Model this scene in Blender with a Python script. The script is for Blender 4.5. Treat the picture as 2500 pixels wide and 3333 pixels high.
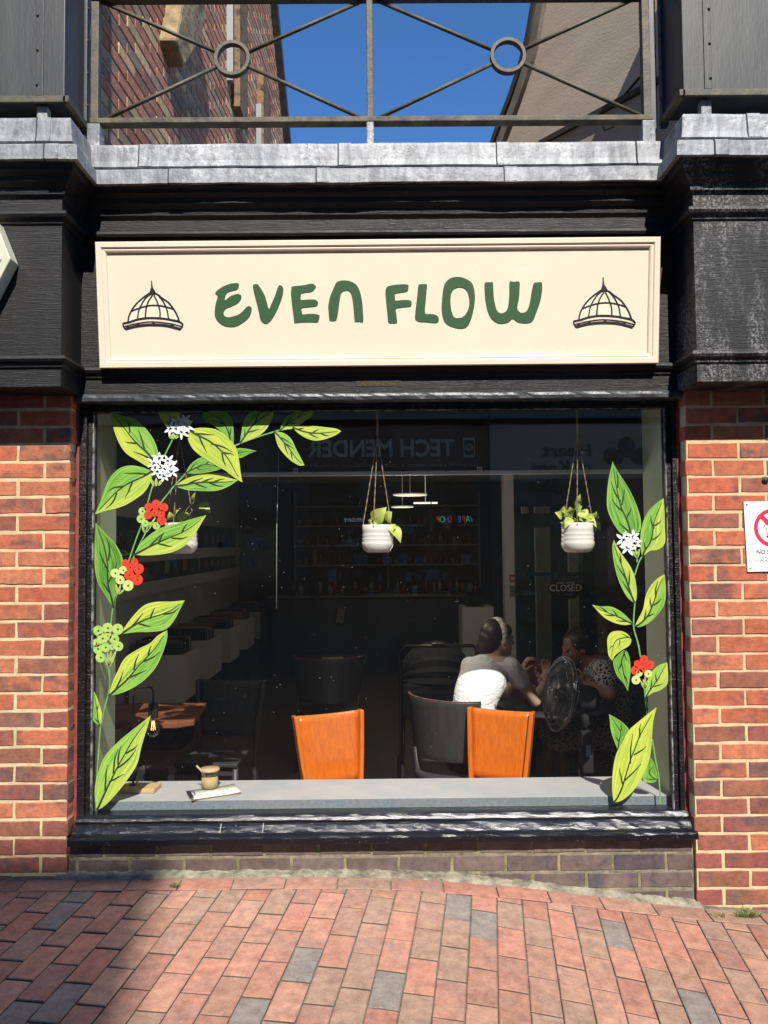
import bpy, bmesh, math, random
from mathutils import Vector, Matrix
R = math.radians
sc = bpy.context.scene
for o in list(bpy.data.objects): bpy.data.objects.remove(o)
C = sc.collection
rnd = random.Random(11)

# ------------------------------------------------------------ camera, world, sun
E = 1.40                      # eye height above the datum
F = 2503.0                    # focal length in photo pixels (photo 2500 x 3333)
cd = bpy.data.cameras.new('camera'); cam = bpy.data.objects.new('camera', cd); C.objects.link(cam)
CM = (Matrix.Translation((0, 0, E)) @ Matrix.Rotation(R(-0.27), 4, 'Z') @ Matrix.Rotation(R(92.4), 4, 'X') @ Matrix.Rotation(R(-0.5), 4, 'Z'))
cam.matrix_world = CM
cd.sensor_fit = 'VERTICAL'; cd.sensor_height = 36.0; cd.lens = F / 3333 * 36.0
cd.clip_start = 0.05; cd.clip_end = 600
sc.camera = cam
SUN_EL, SUN_AZ = R(47.6), R(9.0)      # azimuth: to the right of straight behind the camera
w = bpy.data.worlds.new("World"); sc.world = w; w.use_nodes = True
nt = w.node_tree; bg = nt.nodes['Background']
sk = nt.nodes.new('ShaderNodeTexSky'); sk.sky_type = 'NISHITA'; sk.sun_disc = False
sk.sun_elevation = SUN_EL
sd = Vector((math.sin(SUN_AZ) * math.cos(SUN_EL), -math.cos(SUN_AZ) * math.cos(SUN_EL), math.sin(SUN_EL)))
sk.sun_rotation = math.atan2(sd.x, sd.y)
sk.air_density = 1.0; sk.dust_density = 0.1; sk.ozone_density = 6.0; sk.altitude = 2500
hs = nt.nodes.new('ShaderNodeHueSaturation'); hs.inputs['Saturation'].default_value = 1.13; nt.links.new(sk.outputs[0], hs.inputs['Color']); nt.links.new(hs.outputs[0], bg.inputs[0]); bg.inputs[1].default_value = 0.138
sl = bpy.data.lights.new('sun', 'SUN'); sl.energy = 5.0; sl.angle = R(0.5); sl.color = (1.0, 0.95, 0.88)
so = bpy.data.objects.new('sun', sl); C.objects.link(so)
so.rotation_euler = sd.to_track_quat('Z', 'Y').to_euler()
sc.view_settings.view_transform = 'Standard'; sc.view_settings.look = 'None'
sc.view_settings.exposure = 0.6; sc.view_settings.gamma = 1.0
sc.render.engine = 'CYCLES'
sc.cycles.max_bounces = 8; sc.cycles.transparent_max_bounces = 12

# ------------------------------------------------------------ helpers
def ray(px, py):
    return (CM.to_3x3() @ Vector(((px - 1250) / F, -(py - 1666.5) / F, -1))).normalized()
def P(px, py, Y):             # measured point of the photo on the plane y = Y
    d = ray(px, py); t = Y / d.y
    return Vector((d.x * t, Y, E + d.z * t))
def PZ(px, py, z):
    d = ray(px, py); t = (z - E) / d.z
    return Vector((d.x * t, d.y * t, z))
def PX(px, py, x):
    d = ray(px, py); t = x / d.x
    return Vector((x, d.y * t, E + d.z * t))
def PP(px, py, p0, n):
    d = ray(px, py); o = Vector((0, 0, E)); t = (p0 - o).dot(n) / d.dot(n)
    return o + d * t

def tag(o, label=None, cat=None, group=None, kind=None):
    if label: o['label'] = label
    if cat: o['category'] = cat
    if group: o['group'] = group
    if kind: o['kind'] = kind
    return o
def empty(name, loc=(0, 0, 0), rz=0, label=None, cat=None, group=None):
    o = bpy.data.objects.new(name, None); C.objects.link(o); o.location = loc; o.rotation_euler = (0, 0, rz)
    o.empty_display_size = 0.1
    return tag(o, label, cat, group)

class MB:
    def __init__(s): s.v = []; s.f = []; s.m = []; s.col = []; s.uv = {}; s.sm = []
    def add(s, vs, fs, mi=0, col=None, smooth=False):
        b = len(s.v); s.v += [tuple(v) for v in vs]
        for f in fs:
            s.f.append(tuple(b + i for i in f)); s.m.append(mi); s.col.append(col); s.sm.append(smooth)
        return b
    def box(s, x0, x1, y0, y1, z0, z1, mi=0, col=None, M=None):
        vs = [Vector((x, y, z)) for z in (z0, z1) for y in (y0, y1) for x in (x0, x1)]
        if M is not None: vs = [M @ v for v in vs]
        s.add(vs, [(0, 2, 3, 1), (4, 5, 7, 6), (0, 1, 5, 4), (2, 6, 7, 3), (0, 4, 6, 2), (1, 3, 7, 5)], mi, col)
    def bbox(s, x0, x1, y0, y1, z0, z1, b=.004, mi=0, col=None, M=None):   # chamfered box
        bm = bmesh.new(); bmesh.ops.create_cube(bm, size=1)
        for v in bm.verts: v.co = Vector(((x0 + x1) / 2 + v.co.x * (x1 - x0), (y0 + y1) / 2 + v.co.y * (y1 - y0), (z0 + z1) / 2 + v.co.z * (z1 - z0)))
        bmesh.ops.bevel(bm, geom=bm.edges[:], offset=b, segments=2, affect='EDGES', profile=.6)
        bm.verts.index_update()
        vs = [(M @ v.co) if M is not None else v.co.copy() for v in bm.verts]
        s.add(vs, [[v.index for v in f.verts] for f in bm.faces], mi, col); bm.free()
    def tube(s, pts, rad, n=10, mi=0, caps=True, col=None, smooth=True):
        pts = [Vector(p) for p in pts]; k = len(pts)
        rs = list(rad) if isinstance(rad, (list, tuple)) else [rad] * k
        if len(rs) != k: rs = [rs[0] + (rs[-1] - rs[0]) * i / (k - 1) for i in range(k)]
        up = None; rings = []
        for i, p in enumerate(pts):
            d = (pts[min(i + 1, k - 1)] - pts[max(i - 1, 0)])
            if d.length < 1e-9: d = Vector((0, 0, 1))
            d.normalize()
            if up is None:
                up = Vector((0, 0, 1)) if abs(d.z) < .9 else Vector((1, 0, 0))
            a = (up - d * up.dot(d)).normalized(); b = d.cross(a); up = a
            rr = rs[i] if not isinstance(rs[i], (tuple, list)) else rs[i]
            ra, rb = (rr if isinstance(rr, (tuple, list)) else (rr, rr))
            rings.append([p + a * math.cos(2 * math.pi * j / n) * ra + b * math.sin(2 * math.pi * j / n) * rb for j in range(n)])
        vs = [v for r in rings for v in r]; fs = []
        for i in range(k - 1):
            for j in range(n):
                j2 = (j + 1) % n
                fs.append((i * n + j, i * n + j2, (i + 1) * n + j2, (i + 1) * n + j))
        if caps: fs.append(tuple(range(n))[::-1]); fs.append(tuple((k - 1) * n + j for j in range(n)))
        s.add(vs, fs, mi, col, smooth)
    def lathe(s, prof, c=(0, 0, 0), n=32, mi=0, ang=2 * math.pi, smooth=True, M=None):
        full = abs(ang - 2 * math.pi) < 1e-6; m = n if full else n + 1
        vs = []
        for r, z in prof:
            for j in range(m):
                a = ang * j / n; v = Vector((r * math.cos(a), r * math.sin(a), z))
                if M is not None: v = M @ v
                vs.append(v + Vector(c))
        fs = []
        for i in range(len(prof) - 1):
            for j in range(n):
                j2 = (j + 1) % m
                fs.append((i * m + j, i * m + j2, (i + 1) * m + j2, (i + 1) * m + j))
        s.add(vs, fs, mi, None, smooth)
    def ell(s, c, r, M=None, nu=20, nv=12, mi=0):
        c = Vector(c); vs = []
        for i in range(nv + 1):
            t = math.pi * i / nv
            for j in range(nu):
                a = 2 * math.pi * j / nu
                v = Vector((r[0] * math.sin(t) * math.cos(a), r[1] * math.sin(t) * math.sin(a), r[2] * math.cos(t)))
                if M is not None: v = M @ v
                vs.append(c + v)
        fs = []
        for i in range(nv):
            for j in range(nu):
                j2 = (j + 1) % nu; fs.append((i * nu + j, (i + 1) * nu + j, (i + 1) * nu + j2, i * nu + j2))
        s.add(vs, fs, mi, None, True)
    def prism(s, poly, a, b, axis='y', mi=0, col=None):   # 2-D polygon extruded from a to b
        def mk(p, q):
            return {'y': (p[0], q, p[1]), 'x': (q, p[0], p[1]), 'z': (p[0], p[1], q)}[axis]
        n = len(poly); vs = [mk(p, a) for p in poly] + [mk(p, b) for p in poly]
        fs = [tuple(range(n)), tuple(range(2 * n - 1, n - 1, -1))] + [(i, n + i, n + (i + 1) % n, (i + 1) % n) for i in range(n)]
        s.add(vs, fs, mi, col)
    def build(s, name, mats, parent=None, loc=None):
        me = bpy.data.meshes.new(name); me.from_pydata(s.v, [], s.f)
        if not isinstance(mats, (list, tuple)): mats = [mats]
        for m in mats: me.materials.append(m)
        for p, mi, sm in zip(me.polygons, s.m, s.sm): p.material_index = mi; p.use_smooth = sm
        if any(c is not None for c in s.col):
            at = me.color_attributes.new('col', 'FLOAT_COLOR', 'CORNER')
            for p, c in zip(me.polygons, s.col):
                c = c or (1, 1, 1, 0)
                for li in p.loop_indices: at.data[li].color = c
        bm = bmesh.new(); bm.from_mesh(me)
        bmesh.ops.remove_doubles(bm, verts=bm.verts, dist=1e-7)
        bmesh.ops.recalc_face_normals(bm, faces=bm.faces); bm.to_mesh(me); bm.free()
        o = bpy.data.objects.new(name, me); C.objects.link(o)
        if parent is not None: o.parent = parent
        return o

def bevelmod(o, w=.004, seg=2, ang=35):
    m = o.modifiers.new('b', 'BEVEL'); m.width = w; m.segments = seg; m.limit_method = 'ANGLE'; m.angle_limit = R(ang)
    return o
def smoothmod(o, lv=1):
    m = o.modifiers.new('s', 'SUBSURF'); m.levels = lv; m.render_levels = lv; return o
def copy_tree(o, parent=None):
    c = o.copy(); C.objects.link(c); c.parent = parent
    for ch in [x for x in list(bpy.data.objects) if x.parent == o]: copy_tree(ch, c)
    return c
def catmull(pts, n=6, closed=False):
    pts = [Vector(p) for p in pts]; out = []; k = len(pts)
    rng = range(k) if closed else range(k - 1)
    for i in rng:
        if closed: p0, p1, p2, p3 = pts[(i - 1) % k], pts[i], pts[(i + 1) % k], pts[(i + 2) % k]
        else: p0, p1, p2, p3 = pts[max(i - 1, 0)], pts[i], pts[i + 1], pts[min(i + 2, k - 1)]
        for j in range(n):
            t = j / n
            out.append(0.5 * ((2 * p1) + (p2 - p0) * t + (2 * p0 - 5 * p1 + 4 * p2 - p3) * t * t + (3 * p1 - p0 - 3 * p2 + p3) * t ** 3))
    if not closed: out.append(pts[-1])
    return out
def resample(pts, n):
    L = [0]
    for a, b in zip(pts, pts[1:]): L.append(L[-1] + (b - a).length)
    out = []; j = 0
    for i in range(n + 1):
        s = L[-1] * i / n
        while j < len(L) - 2 and L[j + 1] < s: j += 1
        t = (s - L[j]) / max(L[j + 1] - L[j], 1e-12); out.append(pts[j].lerp(pts[j + 1], min(t, 1)))
    return out
def curve_mesh(cu, name):
    o = bpy.data.objects.new(name + '_t', cu); C.objects.link(o)
    dg = bpy.context.evaluated_depsgraph_get(); dg.update()
    me = bpy.data.meshes.new_from_object(o.evaluated_get(dg)); bpy.data.objects.remove(o)
    me.name = name; return me
def fill_shape(name, loops, fn, th, mat, parent):    # loops of 2-D points, fn maps (u,v,depth) -> world
    cu = bpy.data.curves.new(name, 'CURVE'); cu.dimensions = '2D'; cu.fill_mode = 'BOTH'; cu.extrude = .5
    for lp in loops:
        sp = cu.splines.new('POLY'); sp.points.add(len(lp) - 1); sp.use_cyclic_u = True
        for p, q in zip(sp.points, lp): p.co = (q[0] / 1000, -q[1] / 1000, 0, 1)
    me = curve_mesh(cu, name)
    for v in me.vertices: v.co = fn(v.co.x * 1000, -v.co.y * 1000, th if v.co.z > 0 else 0)
    me.materials.clear(); me.materials.append(mat)
    bm = bmesh.new(); bm.from_mesh(me); bmesh.ops.recalc_face_normals(bm, faces=bm.faces); bm.to_mesh(me); bm.free()
    o = bpy.data.objects.new(name, me); C.objects.link(o); o.parent = parent; return o
def text_obj(name, txt, size, M, mat, parent, th=.0008, align='CENTER', sx=1.0, bold=0.0):
    cu = bpy.data.curves.new(name, 'FONT'); cu.body = txt; cu.size = size; cu.align_x = align; cu.extrude = th; cu.offset = bold
    cu.resolution_u = 4
    me = curve_mesh(cu, name); me.transform(M @ Matrix.Diagonal((sx, 1, 1, 1)))
    me.materials.clear(); me.materials.append(mat)
    o = bpy.data.objects.new(name, me); C.objects.link(o); o.parent = parent; return o
def disc(mb, fn, cx, cy, r, th, n=20, mi=0):
    vs = [fn(cx + r * math.cos(2 * math.pi * i / n), cy + r * math.sin(2 * math.pi * i / n), th) for i in range(n)]
    vs += [fn(cx + r * math.cos(2 * math.pi * i / n), cy + r * math.sin(2 * math.pi * i / n), 0) for i in range(n)]
    mb.add(vs, [tuple(range(n)), tuple(range(2 * n - 1, n - 1, -1))] + [(i, n + i, n + (i + 1) % n, (i + 1) % n) for i in range(n)], mi)
def stroke(mb, fn, pts, w, th, mi=0):                # flat tapered ribbon; w = width or list
    pts = [Vector((p[0], p[1])) for p in pts]; k = len(pts); A = []; B = []
    ws = w if isinstance(w, (list, tuple)) else [w] * k
    if len(ws) != k: ws = [ws[0] + (ws[-1] - ws[0]) * i / (k - 1) for i in range(k)]
    for i, p in enumerate(pts):
        d = pts[min(i + 1, k - 1)] - pts[max(i - 1, 0)]; d.normalize(); n = Vector((-d.y, d.x)) * ws[i] / 2
        A.append(p + n); B.append(p - n)
    lp = A + B[::-1]; n = len(lp)
    vs = [fn(p.x, p.y, th) for p in lp] + [fn(p.x, p.y, 0) for p in lp]
    fs = []
    for i in range(k - 1): fs += [(i, i + 1, n - 2 - i, n - 1 - i), (n + i, 2 * n - 1 - i, 2 * n - 2 - i, n + i + 1)]
    fs += [(i, n + i, n + (i + 1) % n, (i + 1) % n) for i in range(n)]
    mb.add(vs, fs, mi)

# ------------------------------------------------------------ materials
MT = {}
def nodes(name):
    m = bpy.data.materials.new(name); m.use_nodes = True; n = m.node_tree; b = n.nodes['Principled BSDF']; MT[name] = m
    return m, n, b
def nn(n, t, **k):
    x = n.nodes.new(t)
    for a, v in k.items():
        if a.startswith('i_'):
            key = a[2:]; x.inputs[int(key) if key.isdigit() else key.replace('_', ' ')].default_value = v
        else: setattr(x, a, v)
    return x
def c4(c): return (c[0], c[1], c[2], 1)
def noise(n, scale, detail=4, vec=None, stretch=(1, 1, 1), rough=.6, dist=0, coord='Object'):
    tc = nn(n, 'ShaderNodeTexCoord'); mp = nn(n, 'ShaderNodeMapping'); mp.inputs['Scale'].default_value = stretch
    n.links.new(tc.outputs[coord], mp.inputs[0])
    t = nn(n, 'ShaderNodeTexNoise', i_Scale=scale, i_Detail=detail, i_Roughness=rough, i_Distortion=dist)
    n.links.new(mp.outputs[0], t.inputs[0]); return t.outputs[0]
def ramp(n, fac, p0, p1, c0=(0, 0, 0, 1), c1=(1, 1, 1, 1)):
    r = nn(n, 'ShaderNodeValToRGB'); r.color_ramp.elements[0].position = p0; r.color_ramp.elements[1].position = p1
    r.color_ramp.elements[0].color = c0; r.color_ramp.elements[1].color = c1
    n.links.new(fac, r.inputs[0]); return r.outputs[0]
def mix(n, fac, a, b, mode='MIX'):
    x = nn(n, 'ShaderNodeMix', data_type='RGBA', blend_type=mode)
    for s, v in ((0, fac), (6, a), (7, b)):
        if isinstance(v, (int, float)): x.inputs[s].default_value = v
        elif isinstance(v, tuple): x.inputs[s].default_value = c4(v)
        else: n.links.new(v, x.inputs[s])
    return x.outputs[2]
def math_(n, op, a, b=0.0):
    x = nn(n, 'ShaderNodeMath', operation=op)
    for i, v in enumerate((a, b)):
        if isinstance(v, (int, float)): x.inputs[i].default_value = v
        else: n.links.new(v, x.inputs[i])
    return x.outputs[0]
def bump(n, b, h, dist=.01, st=1.0):
    x = nn(n, 'ShaderNodeBump', i_Distance=dist, i_Strength=st); n.links.new(h, x.inputs['Height']); n.links.new(x.outputs[0], b.inputs['Normal'])
def mat(name, c, rough=.5, c2=None, sc_=8, st=(1, 1, 1), bp=0, bsc=60, metal=0, emit=0, spec=.5, bst=None, lo=.35, hi=.65):
    if name in MT: return MT[name]
    m, n, b = nodes(name)
    b.inputs['Base Color'].default_value = c4(c); b.inputs['Roughness'].default_value = rough; b.inputs['Metallic'].default_value = metal
    b.inputs['Specular IOR Level'].default_value = spec
    if c2 is not None:
        n.links.new(mix(n, ramp(n, noise(n, sc_, 5, stretch=st), lo, hi), c, c2), b.inputs['Base Color'])
    if bp: bump(n, b, noise(n, bsc, 5, stretch=bst or st), bp)
    if emit:
        b.inputs['Emission Color'].default_value = c4(c); b.inputs['Emission Strength'].default_value = emit
    return m

# painted black timber with grain cracks and pale peeling flecks
def black_wood(name, fleck=.5, grain=(1.0, 6, 16), rough=.42, base=(.007, .0066, .007), wear=0.0, streak=0):
    m, n, b = nodes(name)
    g = noise(n, 9, 6, stretch=grain, rough=.7, dist=1.2)
    col = mix(n, ramp(n, noise(n, 3.5, 6, rough=.7), .3, .75), base, tuple(x * 2.0 for x in base))
    crack = ramp(n, g, .58, .64); b.inputs['Specular IOR Level'].default_value = .35
    col = mix(n, math_(n, 'MULTIPLY', crack, .38), col, (.065, .066, .068))
    fl = math_(n, 'MULTIPLY', ramp(n, noise(n, 55, 3, rough=.8), .70, .72), ramp(n, noise(n, 4, 3), .52, .6))
    col = mix(n, math_(n, 'MULTIPLY', fl, fleck), col, (.4, .4, .4))
    if wear:
        wm = math_(n, 'MULTIPLY', ramp(n, noise(n, 90, 4, rough=.85, stretch=(1, 1, .8)), .48, .60), ramp(n, noise(n, 2.6, 6, stretch=(1.6, 1, .55), rough=.62, dist=.4), .47, .68))
        col = mix(n, math_(n, 'MULTIPLY', wm, wear), col, (.48, .47, .46))
    n.links.new(col, b.inputs['Base Color'])
    rr = nn(n, 'ShaderNodeMapRange', i_3=rough - .1, i_4=rough + .18); n.links.new(noise(n, 25, 4), rr.inputs[0]); n.links.new(rr.outputs[0], b.inputs['Roughness'])
    bump(n, b, g, .004, .7)
    return m
BLACK = black_wood('black_painted_timber')
BLACKW = black_wood('black_painted_timber_worn', wear=.85, fleck=.8)
BLACKG = black_wood('black_gloss_timber', grain=(.5, 3, 20), rough=.22, fleck=.5)
def sill_mat():
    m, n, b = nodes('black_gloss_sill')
    fl = math_(n, 'MULTIPLY', ramp(n, noise(n, 120, 3, rough=.8), .66, .69), ramp(n, noise(n, 6, 4), .45, .6))  # pale flecks put into the colour for the sun's sparkle on the gloss
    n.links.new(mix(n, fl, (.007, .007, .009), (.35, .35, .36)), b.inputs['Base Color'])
    rr_ = nn(n, 'ShaderNodeMapRange', i_3=.06, i_4=.24); n.links.new(noise(n, 6, 5), rr_.inputs[0]); n.links.new(rr_.outputs[0], b.inputs['Roughness']); b.inputs['Specular IOR Level'].default_value = .5
    bump(n, b, math_(n, 'ADD', noise(n, 50, 6, rough=.8, stretch=(.35, 1, 1)), math_(n, 'MULTIPLY', noise(n, 130, 3), .6)), .0017, 1.0); return m
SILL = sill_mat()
def lead_mat(name, dark=False):
    m, n, b = nodes(name)
    st = ramp(n, noise(n, 7, 7, stretch=(3.2, 3.2, .7), rough=.72, dist=.6), .34, .66)
    sp = ramp(n, noise(n, 48, 5, rough=.8), .44, .64)
    if dark: col = mix(n, st, (.025, .027, .03), (.065, .07, .076)); b.inputs['Roughness'].default_value = .42
    else:
        col = mix(n, st, (.105, .11, .12), (.30, .31, .325))
        col = mix(n, math_(n, 'MULTIPLY', math_(n, 'MULTIPLY', sp, ramp(n, noise(n, 4, 5, rough=.7), .46, .62)), .7), col, (.62, .63, .63))
        dk = math_(n, 'MULTIPLY', ramp(n, noise(n, 5, 6, stretch=(2.5, 2, .5), rough=.75), .55, .74), ramp(n, noise(n, 110, 4, rough=.85), .42, .56))
        col = mix(n, math_(n, 'MULTIPLY', dk, .85), col, (.05, .048, .045)); b.inputs['Roughness'].default_value = .55
    n.links.new(col, b.inputs['Base Color']); b.inputs['Metallic'].default_value = .1 if not dark else .2
    bump(n, b, math_(n, 'ADD', noise(n, 9, 4), math_(n, 'MULTIPLY', noise(n, 45, 4), .25)), .012, .55); return m
LEAD = lead_mat('weathered_lead'); LEADK = lead_mat('black_painted_lead', True)

def brick_mat(name, flash=(.13, .085, .08), rough=.88, bp=.004, grit=(.12, .07, .05), grain=0.35, fl=.8):
    m, n, b = nodes(name)
    a = nn(n, 'ShaderNodeAttribute', attribute_name='col')
    col = a.outputs['Color']
    # burnt patches sized by the alpha of each brick
    pm = math_(n, 'ADD', noise(n, 9, 3, stretch=(1, 1, 1.4)), math_(n, 'MULTIPLY', a.outputs['Alpha'], .30))
    col = mix(n, math_(n, 'MULTIPLY', ramp(n, pm, .58, .76), fl), col, flash)
    v1 = noise(n, 22, 6, rough=.75)
    col = mix(n, ramp(n, v1, .3, .7), mix(n, 1.0, col, (.62, .56, .56), 'MULTIPLY'), mix(n, 1.0, col, (1.22, 1.2, 1.18), 'MULTIPLY'))
    v3 = ramp(n, noise(n, 60, 6, rough=.8, stretch=(.5, 1, 1.3)), .56, .66); col = mix(n, math_(n, 'MULTIPLY', v3, .35), col, mix(n, 1.0, col, (.45, .38, .36), 'MULTIPLY'))
    v2 = noise(n, 150, 3, rough=.8)
    col = mix(n, math_(n, 'MULTIPLY', ramp(n, v2, .60, .70), grain), col, grit)
    n.links.new(col, b.inputs['Base Color']); b.inputs['Roughness'].default_value = rough; b.inputs['Specular IOR Level'].default_value = .25
    bump(n, b, math_(n, 'ADD', math_(n, 'MULTIPLY', v2, .5), noise(n, 45, 5, rough=.8, stretch=(.6, 1, 1.4))), bp, .75); return m
BRICK = brick_mat('red_facing_brick')
BLUEB = brick_mat('purple_engineering_brick', flash=(.07, .06, .075), grit=(.2, .18, .15), rough=.6, bp=.002)
PAVER = brick_mat('red_clay_paver', flash=(.24, .17, .14), grit=(.44, .34, .28), rough=.85, bp=.003, grain=.75, fl=.5)
def mortar(name, c=(.66, .52, .30), c2=(.48, .37, .21)):
    m, n, b = nodes(name); v = noise(n, 90, 5, rough=.8)
    n.links.new(mix(n, ramp(n, noise(n, 14, 5, rough=.75), .35, .65), c, c2), b.inputs['Base Color']); b.inputs['Roughness'].default_value = .95
    bump(n, b, v, .004, .8); return m
MORT = mortar('sandy_mortar'); MORTD = mortar('dirty_mortar', (.30, .26, .16), (.10, .095, .06)); SAND = mortar('joint_sand', (.22, .19, .13), (.08, .075, .05))
CEM = mortar('cement_fillet', (.36, .32, .23), (.09, .08, .055))

CREAM = mat('cream_paint', (.755, .63, .485), .45, (.725, .60, .46), 3, bp=.0006, bsc=40)
GREENP = mat('dark_green_lettering', (.024, .078, .021), .5, (.028, .088, .025), 30)
INK = mat('black_lettering', (.012, .011, .013), .5)
DOMEIN = mat('pale_yellow_infill', (.78, .68, .505), .5)
IRON = mat('mossy_painted_iron', (.115, .095, .055), .6, (.05, .05, .036), 18, bp=.002, bsc=70)
JDIRT = mat('joint_dirt', (.07, .06, .042), .95, (.09, .08, .05), 60)
OXID = mat('dark_seam', (.03, .03, .032), .8)
IRONR = mat('peeling_iron', (.14, .115, .065), .65, (.04, .035, .026), 12, bp=.003, bsc=50)
SHEET = mat('dark_grey_metal_sheet', (.036, .038, .040), .5, (.062, .064, .06), 3, st=(4, 4, .7), bp=.001, bsc=20, lo=.42, hi=.8)
SAGE = mat('sage_grey_paint', (.42, .50, .31), .6, (.45, .53, .34), 3)
REDOX = mat('red_oxide_primer', (.25, .045, .035), .7, (.12, .03, .03), 20, bp=.002)
ROPE = mat('jute_rope', (.38, .29, .18), .95, (.24, .17, .1), 90, bp=.003, bsc=250)
POT = mat('white_glazed_pot', (.75, .71, .64), .35)
PLANT = mat('golden_pothos_leaf', (.55, .58, .12), .45, (.32, .42, .08), 25)
DARK = mat('near_black', (.012, .012, .013), .5)
# ------------------------------------------------------------ ground
def gbase(x):
    k = [(-6, -1.36), (-1.3, -1.365), (0.0, -1.365), (.28, -1.384), (.68, -1.43), (1.32, -1.515), (1.62, -1.54), (6, -1.72)]
    for (a, za), (b, zb) in zip(k, k[1:]):
        if x <= b:
            t = max(0, (x - a) / (b - a)); return za + (zb - za) * t
    return k[-1][1]
def G(x, y):
    s = sum(gbase(x + d) for d in (-.3, -.15, 0, .15, .3)) / 5
    return E + s - .035 * (3.25 - y) if y > -2 else E + s - .035 * 5.25
mb = MB()                                    # ground sheet below the pavers, out to the horizon
xs = [-300, -60, -20, -8, -5] + [-4 + .25 * i for i in range(33)] + [5, 8, 20, 60, 300]
ys = [-300, -60, -20, -8, -4, -2, -1, 0, 1, 2, 2.6, 3.0, 3.3]
for y in ys:
    for x in xs: mb.v.append((x, y, G(x, y) - .008 - (.004 if abs(x) > 4 or y < .5 else 0)))
W_ = len(xs)
for j in range(len(ys) - 1):
    for i in range(W_ - 1): mb.f.append((j * W_ + i, j * W_ + i + 1, (j + 1) * W_ + i + 1, (j + 1) * W_ + i)); mb.m.append(0); mb.col.append(None); mb.sm.append(False)
tag(mb.build('ground', SAND), kind='structure')

def clip(poly, a, b, c):                     # keep a*x+b*y<=c
    out = []
    for i in range(len(poly)):
        p, q = poly[i], poly[(i + 1) % len(poly)]; dp = a * p[0] + b * p[1] - c; dq = a * q[0] + b * q[1] - c
        if dp <= 0: out.append(p)
        if (dp < 0 < dq) or (dq < 0 < dp):
            t = dp / (dp - dq); out.append((p[0] + (q[0] - p[0]) * t, p[1] + (q[1] - p[1]) * t))
    return out
def area(p): return abs(sum(p[i][0] * p[(i + 1) % len(p)][1] - p[(i + 1) % len(p)][0] * p[i][1] for i in range(len(p)))) / 2
def paver_col():
    t = rnd.random()
    if t < .05: return (.20, .18, .155, .0)
    if t < .26: return (.29, .19, .135, .1)
    s = rnd.uniform(.86, 1.12); g = rnd.uniform(.9, 1.15)
    return (.355 * s, .182 * s * g, .128 * s * g, rnd.choice((0, 0, .3, .7)))
def paver(mb, poly, ins=.0019, dz=0):
    if len(poly) < 3 or area(poly) < .0012: return
    cx = sum(p[0] for p in poly) / len(poly); cy = sum(p[1] for p in poly) / len(poly)
    tx, ty = rnd.uniform(-.006, .006), rnd.uniform(-.006, .006); h0 = rnd.uniform(-.0012, .0012) + dz; n = len(poly)
    if sum(poly[i][0] * poly[(i + 1) % n][1] - poly[(i + 1) % n][0] * poly[i][1] for i in range(n)) < 0: poly = poly[::-1]
    p2 = []
    for i in range(n):
        a_, b_ = poly[i], poly[(i + 1) % n]; sg = 3 if math.dist(a_, b_) > .12 else 2
        for t_ in range(sg): p2.append((a_[0] + (b_[0] - a_[0]) * t_ / sg, a_[1] + (b_[1] - a_[1]) * t_ / sg))
    n = len(p2); jit = [rnd.uniform(-.0009, .0009) for _ in range(n)]
    def ring(s, h):
        r = []
        for i in range(n):
            a_, p, b_ = p2[i - 1], p2[i], p2[(i + 1) % n]
            e1 = Vector((p[0] - a_[0], p[1] - a_[1])).normalized(); e2 = Vector((b_[0] - p[0], b_[1] - p[1])).normalized()
            n1, n2 = Vector((-e1.y, e1.x)), Vector((-e2.y, e2.x)); m_ = n1 + n2; m_ = m_ / max(.35, 1 + n1.dot(n2))
            x, y = p[0] + m_.x * (s + jit[i]), p[1] + m_.y * (s + jit[i]); dx, dy = x - cx, y - cy
            r.append((x, y, G(x, y) + h + h0 + tx * dx + ty * dy))
        return r
    vs = ring(ins, -.010) + ring(ins, -.003) + ring(ins + .003, 0)
    mb.add(vs, [tuple(range(2 * n, 3 * n))] + [(n + i, n + (i + 1) % n, 2 * n + (i + 1) % n, 2 * n + i) for i in range(n)], 0, paver_col()); fs = []; vs = ring(ins, -.010) + ring(ins, -.0028)
    for k in (0,): fs += [(k + i, k + (i + 1) % n, k + n + (i + 1) % n, k + n + i) for i in range(n)]
    mb.add(vs, fs, 1, (.1, .1, .1, 0))
mb = MB(); YB = 3.13; ang = R(8.2); du = Vector((math.cos(ang), -math.sin(ang))); dv = Vector((math.sin(ang), math.cos(ang)))
cw, cl = .0985, .196
for i in range(-37, 39):
    off = (i % 2) * cl / 2 + rnd.uniform(-.006, .006) + (i * .0) ; u0 = i * cw
    for j in range(-3, 23):
        v0 = j * cl + off
        q = [(u0, v0 + .0022), (u0 + cw, v0 + .0022), (u0 + cw, v0 + cl - .0022), (u0, v0 + cl - .0022)]
        poly = [tuple(du * a + dv * b) for a, b in q]
        poly = clip(poly, 0, 1, YB - .002)
        if min(p[0] for p in poly or [(9, 9)]) > 3.6 or max(p[0] for p in poly or [(-9, -9)]) < -3.6: continue
        paver(mb, poly)
x = -3.6
while x < 3.6:                               # border course laid along the wall
    L = .215 + rnd.uniform(-.006, .006); paver(mb, [(x, YB), (x + L, YB), (x + L, YB + .102), (x, YB + .102)]); x += L
tag(mb.build('pavement', [PAVER, JDIRT]), kind='structure')
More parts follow.
